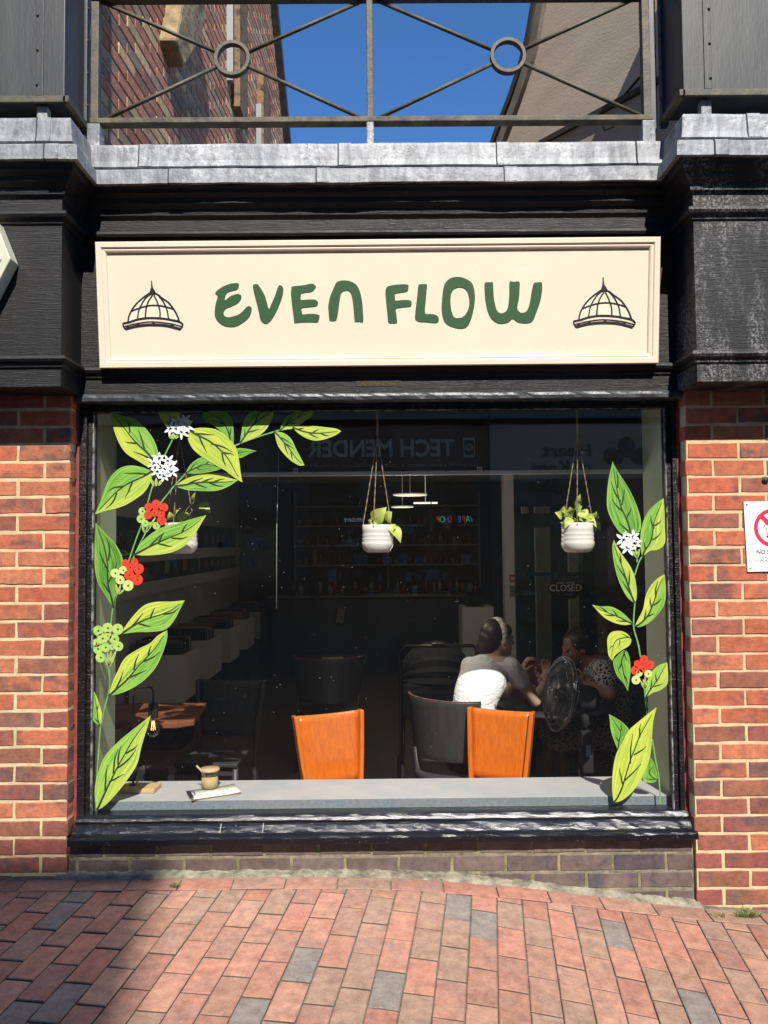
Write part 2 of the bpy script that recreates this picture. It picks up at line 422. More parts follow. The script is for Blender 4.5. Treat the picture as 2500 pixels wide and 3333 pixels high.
# mortar fillet where the paving meets the plinth
mb = MB(); n = 120
for i in range(n + 1):
    x = -1.36 + (2.68) * i / n; z = G(x, 3.2); a = .002 + .006 * rnd.random() * (1 + math.sin(x * 5)); b = .006 + .012 * rnd.random()
    mb.v += [(x, 3.228 - a * 1.2, z - .006), (x, 3.242 - a * .4, z + a * .8), (x, 3.31, z + b)]
for i in range(n):
    k = 3 * i
    for q in ((k, k + 3, k + 4, k + 1), (k + 1, k + 4, k + 5, k + 2)): mb.f.append(q); mb.m.append(0); mb.col.append(None); mb.sm.append(True)
FILLET = mb

# ------------------------------------------------------------ shop building
B = empty('shop_building', (0, 0, 0), label='brick shop building with black timber shopfront and lead-capped cornice around the cafe window', cat='building')
BY, FY, KY, GY = 3.27, 3.29, 3.08, 3.37     # brick, fascia, pilaster block, glass planes
XL, XR = P(229, 1443, BY).x, P(2240, 1800, BY).x
def brick_col(kind='red', z=9):
    if kind == 'blue':
        s = rnd.uniform(.8, 1.2); return (.14 * s, .108 * s, .095 * s, rnd.choice((0, .2, .5)))
    if kind == 'old':
        t = rnd.random(); s = rnd.uniform(.7, 1.15)
        return (.48 * s, .23 * s, .15 * s, 0) if t < .6 else ((.40 * s, .27 * s, .19 * s, 0) if t < .85 else (.6 * s, .42 * s, .25 * s, 0))
    t = rnd.random(); s = rnd.uniform(.86, 1.12); g = rnd.uniform(.88, 1.2)
    fl = rnd.choice((0, 0, 0, .1, .3, .6))
    if kind == 'red' and z < E - .45 and rnd.random() < min(.85, (E - .45 - z) * 1.3): return (.29 * s, .105 * s * g, .075 * s, fl)
    if t < .14: return (.30 * s, .11 * s, .075 * s, fl)
    return (.46 * s, .145 * s * g, .076 * s * g, fl)
def bricks(mb, u0, u1, v0, v1, fn, z0, joint0, kind='red', cl=.225, chh=.075, jt=.0112, d=.09, back=None, keep=None):
    """fn(u,v,depth)->point; depth 0 is the face, + goes into the wall; course k spans z0+k*chh"""
    k0 = math.floor((v0 - z0) / chh); k1 = math.ceil((v1 - z0) / chh)
    for k in range(k0, k1):
        a = max(v0, z0 + k * chh + jt / 2); b = min(v1, z0 + (k + 1) * chh - jt / 2)
        if b - a < .008: continue
        j0 = joint0 if (k % 2) else joint0 + cl / 2
        i0 = math.floor((u0 - j0) / cl)
        for i in range(i0, math.ceil((u1 - j0) / cl)):
            p = max(u0, j0 + i * cl + jt / 2); q = min(u1, j0 + (i + 1) * cl - jt / 2)
            if q - p < .02: continue
            if keep and not keep((p + q) / 2, (a + b) / 2): continue
            e = [rnd.uniform(-.0022, .0022) for _ in range(10)]; df = rnd.uniform(-.0018, .0018); c = .0028
            qs = [(p + e[0], a + e[1]), (q + e[2], a + e[3]), (q + e[4], b + e[5]), (p + e[6], b + e[7])]; q4 = []
            for r, sg in enumerate((5, 2, 5, 2)):
                s0, s1 = qs[r], qs[(r + 1) % 4]
                for t_ in range(sg): f_ = t_ / sg; jj = .0016 if t_ else 0; q4.append((s0[0] + (s1[0] - s0[0]) * f_ + rnd.uniform(-jj, jj), s0[1] + (s1[1] - s0[1]) * f_ + rnd.uniform(-jj, jj)))
            qs = q4; nq = len(qs)
            cx, cy = (p + q) / 2, (a + b) / 2
            def ins(t, s): return (t[0] + (s if t[0] < cx else -s), t[1] + (s if t[1] < cy else -s))
            vs = [fn(t[0], t[1], d) for t in qs] + [fn(t[0], t[1], c + df) for t in qs] + [fn(*ins(t, c), df) for t in qs]
            fs = [tuple(range(2 * nq, 3 * nq))]
            for m in (0, nq): fs += [(m + r, m + (r + 1) % nq, m + nq + (r + 1) % nq, m + nq + r) for r in range(nq)]
            mb.add(vs, fs, 0, brick_col(kind, a))
EZ = lambda z: E + z
zr0 = P(2300, 1438, BY).z; jr = P(2405, 1468, BY).x
zl0 = P(134, 2549, BY).z; jl = P(134, 2575, BY).x
fb = lambda u, v, d: (u, BY + d, v)
piers = []
for (u0, u1, z0, j0, mo) in ((-3.7, XL, zl0, jl, (-3.7, XL - .004)), (XR, 3.7, zr0, jr, (XR + .004, 3.7))):
    ztop = EZ(.70)
    m1 = MB(); zb = E - 1.62
    # parity so that the course just under z0 carries the measured joint (k = -1 is odd)
    bricks(m1, u0, u1, zb, ztop, fb, z0, j0)
    ob = m1.build('brick_pier', BRICK, B); ob['label'] = ('left' if u0 < 0 else 'right') + ' red brick pier beside the window'
    m2 = MB(); m2.box(mo[0], mo[1], BY + .003, 3.60, zb - .2, ztop + .1); m2.build('mortar_bed', MORT, ob)
# purple plinth below the sill
zp = P(1700, 2780, 3.285).z; PYp = 3.285
m1 = MB(); bricks(m1, XL + .006, XR - .006, E - 1.62, EZ(-1.251), lambda u, v, d: (u, PYp + d, v), zp, P(1559, 2760, PYp).x + .1125, 'blue')
pl = m1.build('plinth', BLUEB, B); pl['label'] = 'purple brick plinth under the black sill'
m2 = MB(); m2.box(XL + .004, XR - .004, PYp + .003, 3.55, E - 1.8, EZ(-1.2515)); m2.build('mortar_bed', MORTD, pl)
FILLET.build('mortar_fillet', CEM, pl)

def zc(z): return 3.2 * math.tan(math.atan((1666.5 - (1771 - z / 3.2 * F)) / F) + R(2.4))   # true height from the levelled reading
def sweep(mb, prof, path, mi=0):
    k = len(path); offs = []
    nr = []
    for i in range(k - 1):
        d = (Vector(path[i + 1]) - Vector(path[i])).normalized(); nr.append(Vector((d.y, -d.x)))
    for i in range(k):
        if i == 0: m = nr[0]
        elif i == k - 1: m = nr[-1]
        else:
            m = nr[i - 1] + nr[i]; m = m / (1 + nr[i - 1].dot(nr[i]))
        offs.append(m)
    n = len(prof); vs = []
    for p, m in zip(path, offs):
        for o_, z in prof: vs.append((p[0] + m.x * o_, p[1] + m.y * o_, E + zc(z)))
    fs = []
    for i in range(k - 1):
        for j in range(n):
            j2 = (j + 1) % n; fs.append((i * n + j, (i + 1) * n + j, (i + 1) * n + j2, i * n + j2))
    fs += [tuple(range(n)), tuple(range((k - 1) * n, k * n))]
    mb.add(vs, fs, mi)
BXL, BXR = P(200, 950, KY).x, P(2264, 1000, KY).x
def subdiv(path, step):
    out = [path[0]]
    for a, b in zip(path, path[1:]):
        L = math.dist(a, b); n = max(1, int(L / step))
        for i in range(1, n + 1): out.append((a[0] + (b[0] - a[0]) * i / n, a[1] + (b[1] - a[1]) * i / n))
    return out
path = [(-3.7, KY), (BXL, KY), (BXL, FY), (BXR, FY), (BXR, KY), (3.7, KY)]
prof = [(-.15, 1.55), (.080, 1.55), (.082, 1.500), (.072, 1.493), (.068, 1.478), (.045, 1.466), (.042, 1.445), (.018, 1.430), (.015, 1.405), (0, 1.39),
        (0, 1.345), (.014, 1.342), (.026, 1.334), (.030, 1.322), (.024, 1.312), (.010, 1.306), (.008, 1.292), (0, 1.288),
        (0, .768), (.010, .766), (.024, .760), (.028, .748), (.022, .738), (.010, .732), (.008, .718), (0, .714), (0, .642), (-.15, .642)]
for nm, pth, mt_ in (('cornice', path[2:4], BLACK), ('cornice_block', path[0:3], BLACK), ('cornice_block', path[3:6], BLACKW)):
    # sweep the full path for correct mitres but keep only the wanted span
    pass
m1 = MB(); sweep(m1, prof, path); ent = m1.build('entablature', [BLACK, BLACKW], B)
for p in ent.data.polygons:
    if p.center.x > BXR - .001: p.material_index = 1
# lead flashing in two tiers, gently dented, with overlapping seams
def lead(name, prof, seams):
    m = MB(); pth = subdiv(path, .045); sweep(m, prof, pth); n = len(prof)
    for i in range(len(m.v)):
        x, y, z = m.v[i]
        q = math.sin(x * 7.3) * .0022 + math.sin(x * 19 + 1) * .0013 + math.sin(x * 41 + 2) * .0006 + rnd.uniform(-.0008, .0008)
        m.v[i] = (x, y + q * .8, z + q)
    o = m.build(name, LEAD, B)
    for p in o.data.polygons: p.use_smooth = False
    for sx, base in seams:
        ms = MB()
        pr = [(o_ + .0035, z) for o_, z in prof[1:-1]]
        pr = [(prof[1][0] - .12, prof[1][1] + .002)] + pr + [(prof[-2][0] - .02, prof[-2][1] - .001)]
        sweep(ms, pr, [(sx, base), (sx + .055, base)])
        sweep(ms, [(a + .0012, b) for a, b in pr], [(sx - .0025, base), (sx + .0025, base)], 1)
        ms.build('lead_seam', [LEAD, OXID], o)
    return o
up = [(-.14, 1.694), (.040, 1.694), (.052, 1.688), (.055, 1.676), (.060, 1.616), (.066, 1.590), (.058, 1.587), (-.14, 1.587)]
lo = [(-.14, 1.579), (.055, 1.579), (.088, 1.568), (.096, 1.558), (.098, 1.530), (.099, 1.504), (.09, 1.503), (-.14, 1.502)]
lead('lead_flashing', up, [(P(445, 500, 3.2).x, FY), (P(1100, 500, 3.2).x, FY), (P(2080, 480, 3.2).x, FY), (P(112, 420, 3).x, KY), (P(2440, 400, 3).x, KY), (P(1620, 500, 3.2).x, FY), (-2.2, KY), (2.4, KY)])
lead('lead_flashing', lo, [(P(550, 560, 3.2).x, FY), (P(1640, 560, 3.2).x, FY), (P(150, 500, 3).x, KY), (P(2320, 480, 3).x, KY), (P(1030, 560, 3.2).x, FY), (-2.4, KY), (2.2, KY)])
# small timber vent and the black lead shelf over the window
m1 = MB()
a, b = P(1160, 1240, FY), P(1304, 1256, FY)
m1.box(a.x, b.x, FY - .002, FY + .02, b.z, a.z); m1.build('air_vent', mat('vent_mesh', (.02, .016, .012), .9, (.09, .075, .04), 220, bp=.004, bsc=260), B)
m1 = MB(); n = 60
sh = [(-.06, .652), (.006, .648), (.013, .642), (.015, .632), (.014, .618), (.008, .613), (-.06, .613)]
sweep(m1, sh, subdiv([(BXL - .012, FY), (BXR + .012, FY)], .03))
for i in range(len(m1.v)):
    x, y, z = m1.v[i]; q = math.sin(x * 9) * .0018 + math.sin(x * 23) * .0015 + rnd.uniform(-.0016, .0016); m1.v[i] = (x, y + q, z + q * .6)
m1.build('lead_ledge', LEADK, B)
# window surround
GL, GR = P(304, 2000, GY).x, P(2175, 2000, GY).x
gt, gb = EZ(.590), P(1250, 2640, GY).z
FF = 3.335
win = MB()
def fr(m, x0, x1, y0, y1, z0, z1, b=.004): m.bbox(x0, x1, y0, y1, z0, z1, b)
fr(win, XL + .012, GL - .022, FF, 3.42, gb - .03, gt + .04); fr(win, GL - .024, GL, FF + .018, 3.41, gb - .03, gt + .03, .006)
fr(win, GR + .022, XR - .012, FF, 3.42, gb - .03, gt + .04); fr(win, GR, GR + .024, FF + .018, 3.41, gb - .03, gt + .03, .006)
fr(win, XL + .012, XR - .012, FF + .003, 3.43, gt + .016, gt + .06); fr(win, GL - .01, GR + .01, FF + .018, 3.41, gt, gt + .018)
wo = win.build('window_frame', BLACKG, B)
for x_ in (XL - .004, XR - .0125): m1 = MB(); m1.box(x_, x_ + .0165, FF + .002, 3.42, gb - .05, gt + .05); m1.build('frame_edge', REDOX, wo)
PUTTY = mat('flaking_putty', (.30, .29, .26), .9, (.02, .02, .02), 30, bp=.002, lo=.42, hi=.60)
for q_ in ((GL - .001, GL + .003, gb, gt), (GR - .003, GR + .001, gb, gt), (GL + .003, GR - .003, gt - .003, gt - .0005)): m1 = MB(); m1.box(q_[0], q_[1], FF + .017, GY - .002, q_[2], q_[3]); m1.build('putty_line', PUTTY, wo)
# sill: rail, groove, sloped top, nose
m1 = MB()
zs = [P(1250, y, yy).z for y, yy in ((2637, 3.365), (2655, 3.325), (2668, 3.322), (2672, 3.305), (2703, 3.19), (2712, 3.168), (2742, 3.189))]
sp = [(GY + .05, gb + .002), (GY - .006, gb + .001), (3.345, E - 1.147), (3.333, E - 1.150), (3.326, E - 1.157), (3.319, E - 1.167), (3.322, E - 1.175), (3.314, E - 1.1745), (3.310, E - 1.1755), (3.302, E - 1.182), (3.288, E - 1.1965), (3.281, E - 1.2045), (3.275, E - 1.2075),
      (3.258, E - 1.2075), (3.247, E - 1.209), (3.240, E - 1.215), (3.238, E - 1.236), (3.244, E - 1.240), (3.276, E - 1.2405), (3.284, E - 1.25), (3.42, E - 1.25)]
SX0, SX1 = P(218, 2745, 3.24).x, P(2274, 2722, 3.24).x
N = 90
for i in range(N + 1):
    x = SX0 + (SX1 - SX0) * i / N
    for (y, z) in sp:
        q = (math.sin(x * 13 + y * 40) * .0010 + math.sin(x * 37 + y * 90) * .0006 + rnd.uniform(-.0013, .0013)) if y < 3.34 else 0
        xx = x
        if y > 3.266: xx = max(XL + .005, min(XR - .005, x))
        m1.v.append((xx, y, z + q))
k = len(sp)
for i in range(N):
    for j in range(k): m1.f.append((i * k + j, (i + 1) * k + j, (i + 1) * k + (j + 1) % k, i * k + (j + 1) % k)); m1.m.append(0); m1.col.append(None); m1.sm.append(False)
m1.f += [tuple(range(k)), tuple(range(N * k, N * k + k))]; m1.m += [0, 0]; m1.col += [None, None]; m1.sm += [False, False]
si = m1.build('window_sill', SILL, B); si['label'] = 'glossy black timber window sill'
# cut joints in the sill boards
m1 = MB(); SLX = P(700, 2690, 3.25).x
for px in (850, 710):
    m1 = MB(); xx = P(px, 2690, 3.25).x; m1.prism([(3.279, E - 1.2035), (3.286, E - 1.195), (3.300, E - 1.1805), (3.309, E - 1.174), (3.311, E - 1.18), (3.282, E - 1.208)], xx, xx + .003, 'x'); m1.build('board_joint', mat('pale_filler', (.25, .24, .22), .9), si)

# pane: transparent with a mirror share and dust specks
m, n, b = nodes('window_glass'); n.nodes.remove(b)
out = n.nodes['Material Output']; tr = nn(n, 'ShaderNodeBsdfTransparent'); gl = nn(n, 'ShaderNodeBsdfGlossy'); gl.inputs['Roughness'].default_value = 0.0
tr.inputs[0].default_value = (.93, .95, .94, 1)
fz = nn(n, 'ShaderNodeFresnel', i_IOR=1.5); fac = math_(n, 'MULTIPLY', fz.outputs[0], 2.1)
mx = nn(n, 'ShaderNodeMixShader'); n.links.new(fac, mx.inputs[0]); n.links.new(tr.outputs[0], mx.inputs[1]); n.links.new(gl.outputs[0], mx.inputs[2])
df = nn(n, 'ShaderNodeBsdfDiffuse', i_Color=(.8, .8, .78, 1))
tc = nn(n, 'ShaderNodeTexCoord'); vo = nn(n, 'ShaderNodeTexVoronoi', i_Scale=38, i_Randomness=1.0); n.links.new(tc.outputs['Object'], vo.inputs[0])
spk = ramp(n, vo.outputs['Distance'], .04, .055, (1, 1, 1, 1), (0, 0, 0, 1))
spk = math_(n, 'MULTIPLY', spk, ramp(n, noise(n, 5, 3), .50, .56))
scr = math_(n, 'MULTIPLY', ramp(n, noise(n, 16, 6, stretch=(1.3, 1, .7), rough=.75, dist=3), .68, .72), math_(n, 'MULTIPLY', ramp(n, noise(n, 2.6, 2), .50, .58), .30))
dust = math_(n, 'MULTIPLY', noise(n, 3, 5, stretch=(1, 1, .4)), .006)
tot = math_(n, 'ADD', math_(n, 'ADD', math_(n, 'MULTIPLY', spk, .5), scr), dust)
m2_ = nn(n, 'ShaderNodeMixShader'); n.links.new(tot, m2_.inputs[0]); n.links.new(mx.outputs[0], m2_.inputs[1]); n.links.new(df.outputs[0], m2_.inputs[2]); n.links.new(m2_.outputs[0], out.inputs[0])
m1 = MB(); m1.add([(GL - .005, GY, gb - .01), (GR + .005, GY, gb - .01), (GR + .005, GY, gt + .01), (GL - .005, GY, gt + .01)], [(0, 1, 2, 3)])
go = m1.build('glass_pane', m, wo)

# ------------------------------------------------------------ name board (leans out slightly at the top)
s_tl, s_tr = P(314, 791, 3.20), P(2146, 774, 3.20)
s_bl, s_br = P(329, 1200, 3.255), P(2139, 1184, 3.255)
sp0 = (s_tl + s_bl) / 2; snv = (s_tr - s_tl).cross(s_bl - s_tl).normalized()
if snv.y > 0: snv = -snv                     # towards the street
SG = empty('shop_sign', tuple(s_bl), label='wide cream fascia board reading EVEN FLOW in green hand-drawn letters', cat='shop sign')
inv = Matrix.Translation(s_bl).inverted()
def sgn(px, py, h=0.0): return PP(px, py, sp0, snv) + snv * h - s_bl
def sq(mb, q, h0, h1, mi=0):                 # quad of photo points as a slab
    vs = [sgn(x, y, h1) for x, y in q] + [sgn(x, y, h0) for x, y in q]
    mb.add(vs, [(0, 1, 2, 3), (7, 6, 5, 4)] + [(i, 4 + i, 4 + (i + 1) % 4, (i + 1) % 4) for i in range(4)], mi)
o4 = [(314, 791), (2146, 774), (2139, 1184), (329, 1200)]
def inset(d): return [(o4[0][0] + d, o4[0][1] + d), (o4[1][0] - d, o4[1][1] + d), (o4[2][0] - d, o4[2][1] - d), (o4[3][0] + d, o4[3][1] - d)]
m1 = MB(); sq(m1, inset(14), -.016, .0); m1.build('board', CREAM, SG)
m1 = MB()
lv = [(0, -.016), (0, .016), (2, .018), (17, .018), (19, .016), (21, .011), (26, .0125), (30, .0105), (33, .006), (34, .0005)]
for s in range(4):
    for (d0, h0), (d1, h1) in zip(lv, lv[1:]):
        A, B_ = inset(d0), inset(d1)
        m1.add([sgn(*A[s], h0), sgn(*A[(s + 1) % 4], h0), sgn(*B_[(s + 1) % 4], h1), sgn(*B_[s], h1)], [(0, 1, 2, 3)])
m1.build('frame', CREAM, SG)
# lettering, outlines measured on the board
LA = lambda pts, ox=680: [(ox + x / 2.9625, 880 + y / 2.9625) for x, y in pts]
L = {}
L['E'] = [LA([(62, 222), (85, 192), (140, 155), (205, 130), (262, 123), (290, 132), (288, 162), (270, 186), (225, 198), (172, 220), (155, 288), (205, 252), (255, 232), (290, 228), (313, 245), (308, 282), (275, 318), (215, 348), (165, 370), (142, 405), (152, 438), (185, 453), (235, 443), (290, 425), (330, 390), (365, 352), (395, 346), (413, 365), (408, 410), (385, 455), (335, 500), (275, 535), (215, 546), (150, 535), (95, 500), (62, 450), (57, 400), (65, 330), (85, 250)])]
L['V'] = [LA([(425, 150), (445, 134), (470, 135), (505, 180), (540, 245), (560, 310), (580, 372), (605, 320), (640, 240), (665, 165), (685, 143), (710, 158), (719, 190), (710, 250), (685, 320), (650, 400), (610, 470), (575, 505), (548, 515), (520, 502), (497, 470), (480, 390), (455, 290), (435, 210)])]
L['E2'] = [LA([(795, 180), (803, 156), (850, 150), (920, 143), (985, 129), (1020, 140), (1033, 160), (1010, 192), (985, 208), (930, 215), (893, 224), (887, 250), (890, 284), (950, 282), (1010, 281), (1042, 292), (1053, 315), (1040, 342), (990, 352), (940, 357), (895, 366), (898, 400), (906, 424), (960, 420), (1020, 420), (1060, 430), (1068, 445), (1058, 485), (1045, 500), (980, 500), (900, 501), (835, 507), (823, 498), (815, 430), (800, 310), (792, 230)])]
L['N'] = [LA([(1155, 400), (1152, 340), (1168, 260), (1195, 190), (1225, 125), (1255, 104), (1320, 97), (1380, 112), (1430, 150), (1460, 215), (1478, 300), (1486, 400), (1488, 494), (1450, 495), (1412, 495), (1404, 470), (1398, 400), (1388, 300), (1375, 235), (1355, 203), (1328, 195), (1298, 202), (1275, 225), (1262, 290), (1250, 380), (1240, 440), (1230, 475), (1215, 487), (1175, 487), (1162, 470)])]
L['F'] = [LA([(73, 210), (82, 170), (110, 150), (180, 138), (250, 134), (290, 140), (296, 160), (290, 195), (265, 208), (210, 216), (165, 228), (167, 260), (170, 291), (230, 287), (295, 287), (320, 296), (326, 318), (318, 346), (280, 353), (220, 360), (175, 372), (178, 420), (186, 490), (180, 508), (140, 511), (110, 507), (99, 490), (92, 420), (80, 300)], 1230)]
L['L'] = [LA([(388, 160), (398, 137), (440, 133), (474, 140), (470, 200), (462, 300), (455, 412), (500, 420), (555, 428), (582, 450), (588, 475), (578, 500), (550, 507), (470, 500), (400, 495), (368, 478), (358, 450), (365, 370), (378, 260)], 1230)]
L['O'] = [LA([(615, 360), (620, 270), (630, 180), (648, 125), (690, 82), (740, 65), (800, 66), (860, 88), (905, 122), (928, 180), (936, 270), (925, 370), (905, 450), (880, 515), (850, 550), (800, 562), (740, 552), (680, 528), (640, 490), (622, 430)], 1230),
          LA([(700, 290), (705, 235), (725, 190), (760, 168), (800, 164), (840, 180), (868, 220), (882, 290), (878, 350), (855, 410), (820, 448), (780, 459), (740, 455), (715, 410), (703, 350)], 1230)]
L['W'] = [LA([(1028, 160), (1032, 122), (1050, 115), (1095, 115), (1110, 120), (1114, 200), (1122, 290), (1140, 365), (1158, 400), (1185, 414), (1215, 408), (1245, 380), (1260, 320), (1268, 220), (1270, 114), (1310, 111), (1364, 112), (1366, 180), (1360, 270), (1345, 350), (1352, 388), (1375, 406), (1400, 409), (1430, 395), (1455, 350), (1470, 280), (1485, 190), (1500, 130), (1520, 118), (1570, 114), (1583, 130), (1583, 200), (1565, 300), (1530, 400), (1500, 475), (1470, 502), (1420, 511), (1350, 500), (1300, 468), (1260, 500), (1190, 514), (1140, 502), (1090, 460), (1055, 380), (1035, 270)], 1230)]
for kx, lp in L.items():
    lp2 = [[(p.x, p.y) for p in catmull([Vector((a, b)) for a, b in l], 4, True)] for l in lp]
    fill_shape('letter', lp2, sgn, .0022, GREENP, SG)
def dome(ox, oy, s):
    fn = lambda x, y, h=0: sgn(ox + x / 6.9125 * s, oy + y / 6.9125 * s, h)
    D = empty('dome_emblem'); D.parent = SG
    fl = [(265, 1080), (290, 960), (340, 850), (420, 730), (520, 630), (650, 530), (790, 480), (900, 490), (1020, 565), (1150, 650), (1250, 770), (1340, 910), (1395, 1050), (1200, 1020), (840, 990), (450, 1040)]
    fill_shape('dome_infill', [fl], lambda u, v, h: fn(u, v, h), .0008, DOMEIN, D)
    m = MB(); th = .0022
    def S(pts, wd, closed=False): stroke(m, fn, [(p.x, p.y) for p in catmull([Vector(p) for p in pts], 5)], wd, th)
    S([(257, 1085), (280, 960), (345, 820), (450, 680), (580, 560), (690, 480), (760, 430)], [34, 36])
    S([(840, 440), (930, 480), (1030, 560), (1170, 660), (1280, 800), (1360, 940), (1410, 1080)], 38)
    S([(472, 1030), (495, 860), (560, 700), (660, 550), (770, 460)], [30, 34])
    S([(645, 1010), (665, 800), (720, 620), (810, 490)], [36, 30])
    S([(975, 1010), (975, 850), (920, 660), (840, 490)], [34, 30])
    S([(1170, 1030), (1130, 810), (1050, 640), (930, 480)], [32, 34])
    S([(340, 845), (500, 785), (700, 730), (900, 720), (1100, 750), (1280, 805)], 34)
    S([(140, 1125), (300, 1090), (450, 1040), (650, 1005), (850, 1000), (1100, 1020), (1300, 1060), (1420, 1090), (1480, 1140)], [26, 40, 44] + [44] * 35 if False else 40)
    S([(180, 1190), (400, 1135), (650, 1095), (850, 1088), (1100, 1110), (1300, 1145), (1470, 1195)], 20)
    S([(145, 1125), (150, 1180), (200, 1255)], 34); S([(1480, 1130), (1485, 1180), (1430, 1255)], 34)
    S([(200, 1250), (400, 1195), (650, 1160), (850, 1155), (1100, 1170), (1300, 1215), (1440, 1255)], [58, 64, 60])
    for bx, by in ((250, 1200), (480, 1150), (820, 1125), (1230, 1165)): S([(bx - 45, by + 25), (bx, by - 2), (bx + 45, by + 25)], [6, 50])
    stroke(m, fn, [(788, 160), (790, 240), (795, 320), (805, 400), (815, 480)], [22, 26, 44, 120, 160], th)
    m.build('outline', INK, D)
dome(380, 890, 1.0); dome(1846, 879, 1.025)

# ------------------------------------------------------------ railing and metal balcony boxes
RY = 3.29
tl = P(312, 0, RY); zb_, zt_ = P(1250, 397, RY).z, P(1250, -6, RY).z
RL = empty('balcony_railing', (0, RY, zb_), label='mossy iron balcony railing with two rings and crossed rods above the shop sign', cat='railing')
def rl(px, py): p = P(px, py, RY); return Vector((p.x, 0, p.z - zb_))
m1 = MB(); m1.bbox(rl(300, 407).x, rl(2118, 390).x, -.03, .02, -.013, .010, .003); m1.build('bottom_rail', IRONR, RL)
m1 = MB(); m1.bbox(rl(300, 407).x, rl(2118, 390).x, -.03, .02, zt_ - zb_ - .012, zt_ - zb_ + .012, .003); m1.build('top_rail', IRON, RL)
for px in (313, 1204, 2101):
    x = rl(px, 250).x; wv = .017 if px != 1204 else .014
    m1 = MB(); m1.bbox(x - wv, x + wv, -.02, .02, .0105, zt_ - zb_ - .013, .004); po = m1.build('post', IRON, RL)
    m1 = MB(); m1.bbox(x - .028 if px != 1204 else x - .016, x + .028 if px != 1204 else x + .016, -.03, .03, E + zc(1.690) - zb_, -.014, .005); m1.build('lead_socket', LEAD, po)
for (cx, cy, e) in ((757, 193, ((332, 6), (1178, 4), (332, 394), (1188, 390))), (1653, 184, ((1228, 2), (2088, -14), (1226, 388), (2090, 378)))):
    c = rl(cx, cy); r = .071
    M_ = Matrix.Translation(c) @ Matrix.Rotation(R(90), 4, 'X')
    m1 = MB(); m1.lathe([(r - .007, -.015), (r + .007, -.015), (r + .007, .015), (r - .007, .015), (r - .007, -.015)], n=48, M=M_, smooth=False); m1.build('ring', IRON, RL)
    for q in e:
        p = rl(*q); d = (p - c).normalized(); m1 = MB(); m1.tube([c + d * (r + .006), p], .0085, 10); m1.build('rod', IRON, RL)
for side in (-1, 1):
    x_in = P(211, 150, 3.07).x if side < 0 else P(2222, 150, 3.07).x
    z0 = P(150, 324, 3.07).z if side < 0 else P(2350, 302, 3.07).z
    x_out = side * 3.2
    bx = empty('balcony_pier', (x_in, 3.07, z0), label=('dark riveted metal box panel above the left pier with mossy streaks' if side < 0 else 'dark riveted metal box panel above the right pier, streaked dark grey'), cat='metal pier')
    W = abs(x_out - x_in)
    def bb(m, a, b, *r): m.bbox(min(side * a, side * b), max(side * a, side * b), *r)
    m1 = MB(); bb(m1, .0, W, .0, .21, .0, 1.4, .004); m1.build('sheet', SHEET, bx)
    m1 = MB(); bb(m1, -.008, W, -.008, .005, -.014, .012, .002); bb(m1, -.02, .004, -.008, .225, -.014, .012, .002); m1.build('bottom_angle', IRON, bx)
    for q in (.085,):
        m1 = MB(); bb(m1, q, q + .03, -.006, .0, .013, 1.4, .002)
        for i in range(9): m1.ell((side * (q - .006 + .03), -.008, .06 + .145 * i), (.006, .005, .006), nu=8, nv=5)
        m1.build('riveted_strip', SHEET, bx)
    m1 = MB(); bb(m1, -.012, .016, .205, .24, -.02, 1.4, .003)
    for i in range(9): m1.ell((side * -.013, .215, .1 + .145 * i), (.004, .006, .006), nu=8, nv=5)
    m1.build('corner_angle', SHEET, bx)
    m1 = MB(); xx = side * .10; m1.bbox(xx - .022, xx + .022, .02, .06, E + zc(1.690) - z0, -.0145, .006); m1.build('lead_socket', LEAD, bx)
    if side > 0:
        m1 = MB(); xx = P(2140, 200, 3.24).x - x_in; m1.bbox(xx - .02, xx + .014, .22, .25, -.03, 1.4, .003); m1.build('flat_post', mat('blue_grey_steel', (.06, .065, .07), .4, (.1, .1, .1), 6), bx)

# hexagonal cream plaque at the left edge
pq = [(-.40, .0), (-.30, .245), (-.11, .235), (0, .0), (-.11, -.27), (-.30, -.27)]
nose = P(34, 842, KY - .075)
HX = empty('hexagonal_sign', (nose.x, KY, nose.z), label='thick cream hexagonal sign board on black pilaster at left edge', cat='sign')
m1 = MB(); HP = [(0, 0), (-.062, .155), (-.25, .30), (-.44, .155), (-.50, 0), (-.44, -.2), (-.25, -.34), (-.10, -.20)]
m1.prism(HP, -.075, -.004, 'y')
h_ = bevelmod(m1.build('board', mat('pale_cream_paint', (.62, .60, .46), .45, (.5, .5, .38), 5), HX), .004)
m1 = MB(); m1.prism([(x * .86 - .035, z * .86) for x, z in HP], -.080, -.0745, 'y'); m1.build('panel', mat('pale_cream_panel', (.70, .68, .55), .4), HX)

# ------------------------------------------------------------ no smoking plate
c_tl = P(2420, 1633, BY - .006)
NS = empty('no_smoking_sign', tuple(c_tl), label='white no smoking plate with red prohibition ring screwed to the right brick pier', cat='sign')
def nsf(x, z, h=0): return Vector((x + .006 * z / -.3, -h, z))
m1 = MB()
wN, hN = .235, .298
m1.prism([(0, 0), (wN, .002), (wN + .008, -hN + .004), (.009, -hN)], -.002, .003, 'y')
m1.build('plate', mat('white_enamel', (.82, .81, .77), .3), NS)
REDN = mat('signal_red', (.72, .03, .08), .35); GRYN = mat('charcoal_print', (.05, .055, .06), .5)
cxn, czn, rn = .1225, -.112, .082
m1 = MB(); M_ = Matrix.Translation((cxn, -.0025, czn)) @ Matrix.Rotation(R(90), 4, 'X')
m1.lathe([(rn - .0155, -.001), (rn, -.001), (rn, .0012), (rn - .0155, .0012), (rn - .0155, -.001)], n=56, M=M_, smooth=False)
